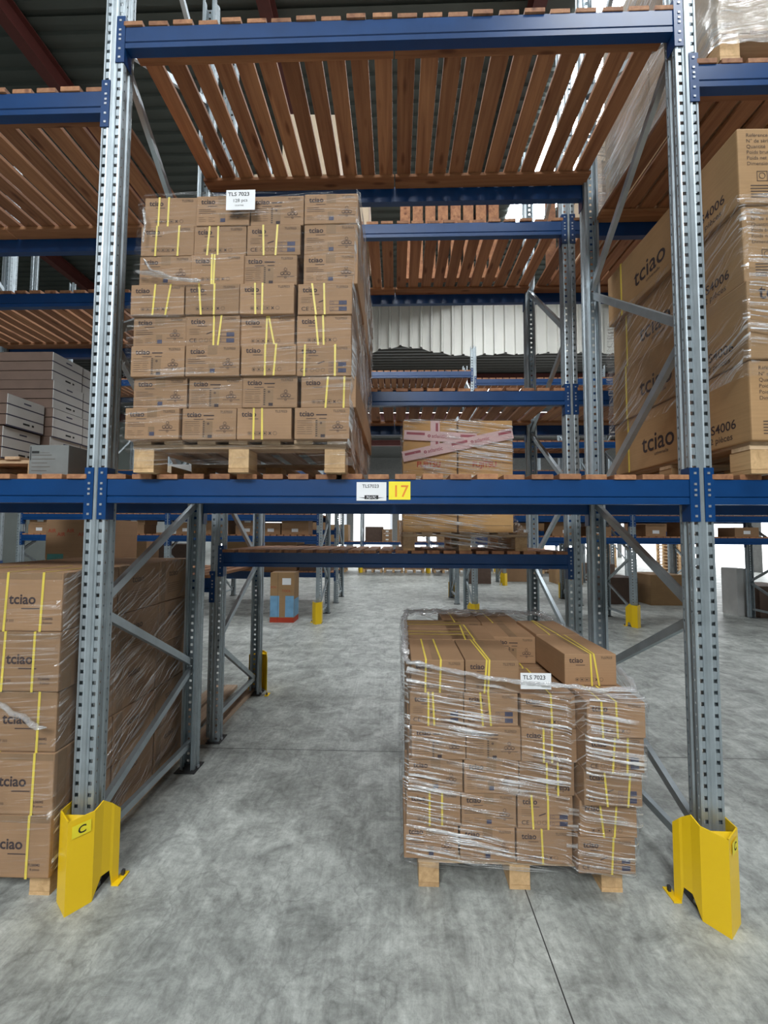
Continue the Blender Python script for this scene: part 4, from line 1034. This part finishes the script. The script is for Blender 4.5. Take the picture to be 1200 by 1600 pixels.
t = big_load(2, 7.55, C0+0.9, 0, 'dark brown carton on the floor beyond the right upright'); 
t = thing('carton', 'tall white carton on the floor beside the dark brown one at right', 'carton', (7.02, C0+1.1, 0)); part('body', carton_body(0.22, 0.4, 0.95, M['white_box']), t)
# distant ground loads under and on the last rack
for j, x in enumerate((-6.2, -5.1, -3.6, -2.5, -0.95, -0.08, 0.80, 2.0, 3.0, 4.9, 6.1)):
    pallet(x, E0+0.05, 0, 0.82, 0.96, 'distant pallet on the floor under the last rack, %s from the left' % (ordn+['ninth', 'tenth', 'eleventh'])[j])
    big_load((0, 2, 1)[j % 3], x, E0+0.1, 0.144, 'distant large carton on a floor pallet under the last rack, %s from the left' % (ordn+['ninth', 'tenth', 'eleventh'])[j])
for j, (x, k) in enumerate(((-5.9, 1), (-4.8, 2), (-3.4, 0), (-2.4, 1), (-0.9, 2), (0.5, 0), (2.2, 1), (3.3, 2), (5.2, 0))):
    big_load(k, x, E0+0.1, 1.27+0.024, 'distant large carton on the lowest deck of the last rack, %s from the left' % (ordn+['ninth'])[j])
for j in range(3): small_carton(0, -0.35, E0-0.0, 1.27+0.024+j*0.172, 'distant flat labelled carton, %s of a small pile on the last rack' % ('bottom', 'middle', 'top')[j])
# stacks of empty pallets by the bright far doors, right
for s_, (x, y, n) in enumerate(((7.6, 20.5, 9), (10.6, 19.0, 8), (12.4, 16.5, 12))):
    for j in range(n): pallet(x, y, j*0.144, 0.82, 0.96, 'empty pallet, %s up in the %s stack by the far right doors' % ((ordn+['ninth', 'tenth', 'eleventh', 'twelfth'])[j], ('left', 'middle', 'right')[s_]))
# planks lying on the floor inside the second rack
for j, (x, rz) in enumerate(((-1.50, -0.02), (-1.66, 0.03), (-1.83, 0.0))):
    b = MB(M['old_wood']); b.box(-0.06, 0.06, 0, 1.15, 0, 0.035)
    solo('plank', b.mesh('plank', bevel=0.003), 'loose wooden plank on the floor inside the second rack, %s from the walkway' % ordn[j], 'plank', (x, 1.30, 0.0), rz)

# ------------------------------------------------------------------ groups of look-alikes
for o in COL.objects:
    if 'label' in o and not o.parent and len(o['label'].split()) > 16: print('LONG', o['label'])
    if o.parent or 'label' not in o or 'group' in o: continue
    L = o['label']; k = o.name.split('.')[0]
    g = {'rack_frame': 'galvanised rack frames', 'rack_beam': 'blue rack beams', 'deck_panel': 'slatted pine deck panels', 'column_guard': 'yellow column guards',
         'pallet': 'wooden pallets', 'flat_pack': 'flat white-ended packs', 'plank': 'loose planks', 'stretch_film': 'stretch film wraps', 'printed_tape': 'pink printed tapes', 'paper_note': 'paper notes on the loads'}.get(k)
    if k == 'carton':
        g = ('cartons of the raised stack' if 'raised' in L and 'right' not in L.split('row')[-1][:8] and 'long' not in L else 'long cartons of the right stack' if L.startswith('long tan') else
             'cartons of the floor load' if 'floor load' in L else 'large cartons of the left floor stack' if 'left floor stack' in L else
             'cartons of the top right load' if 'top right load' in L else 'orange cartons' if 'FUJITSU' in L else 'cream cartons on the second rack' if L.startswith('cream') else
             'small labelled cartons across the aisle' if 'small labelled' in L or 'flat labelled' in L else 'large cartons on the far racks' if 'large carton' in L else None)
    if g: o['group'] = g
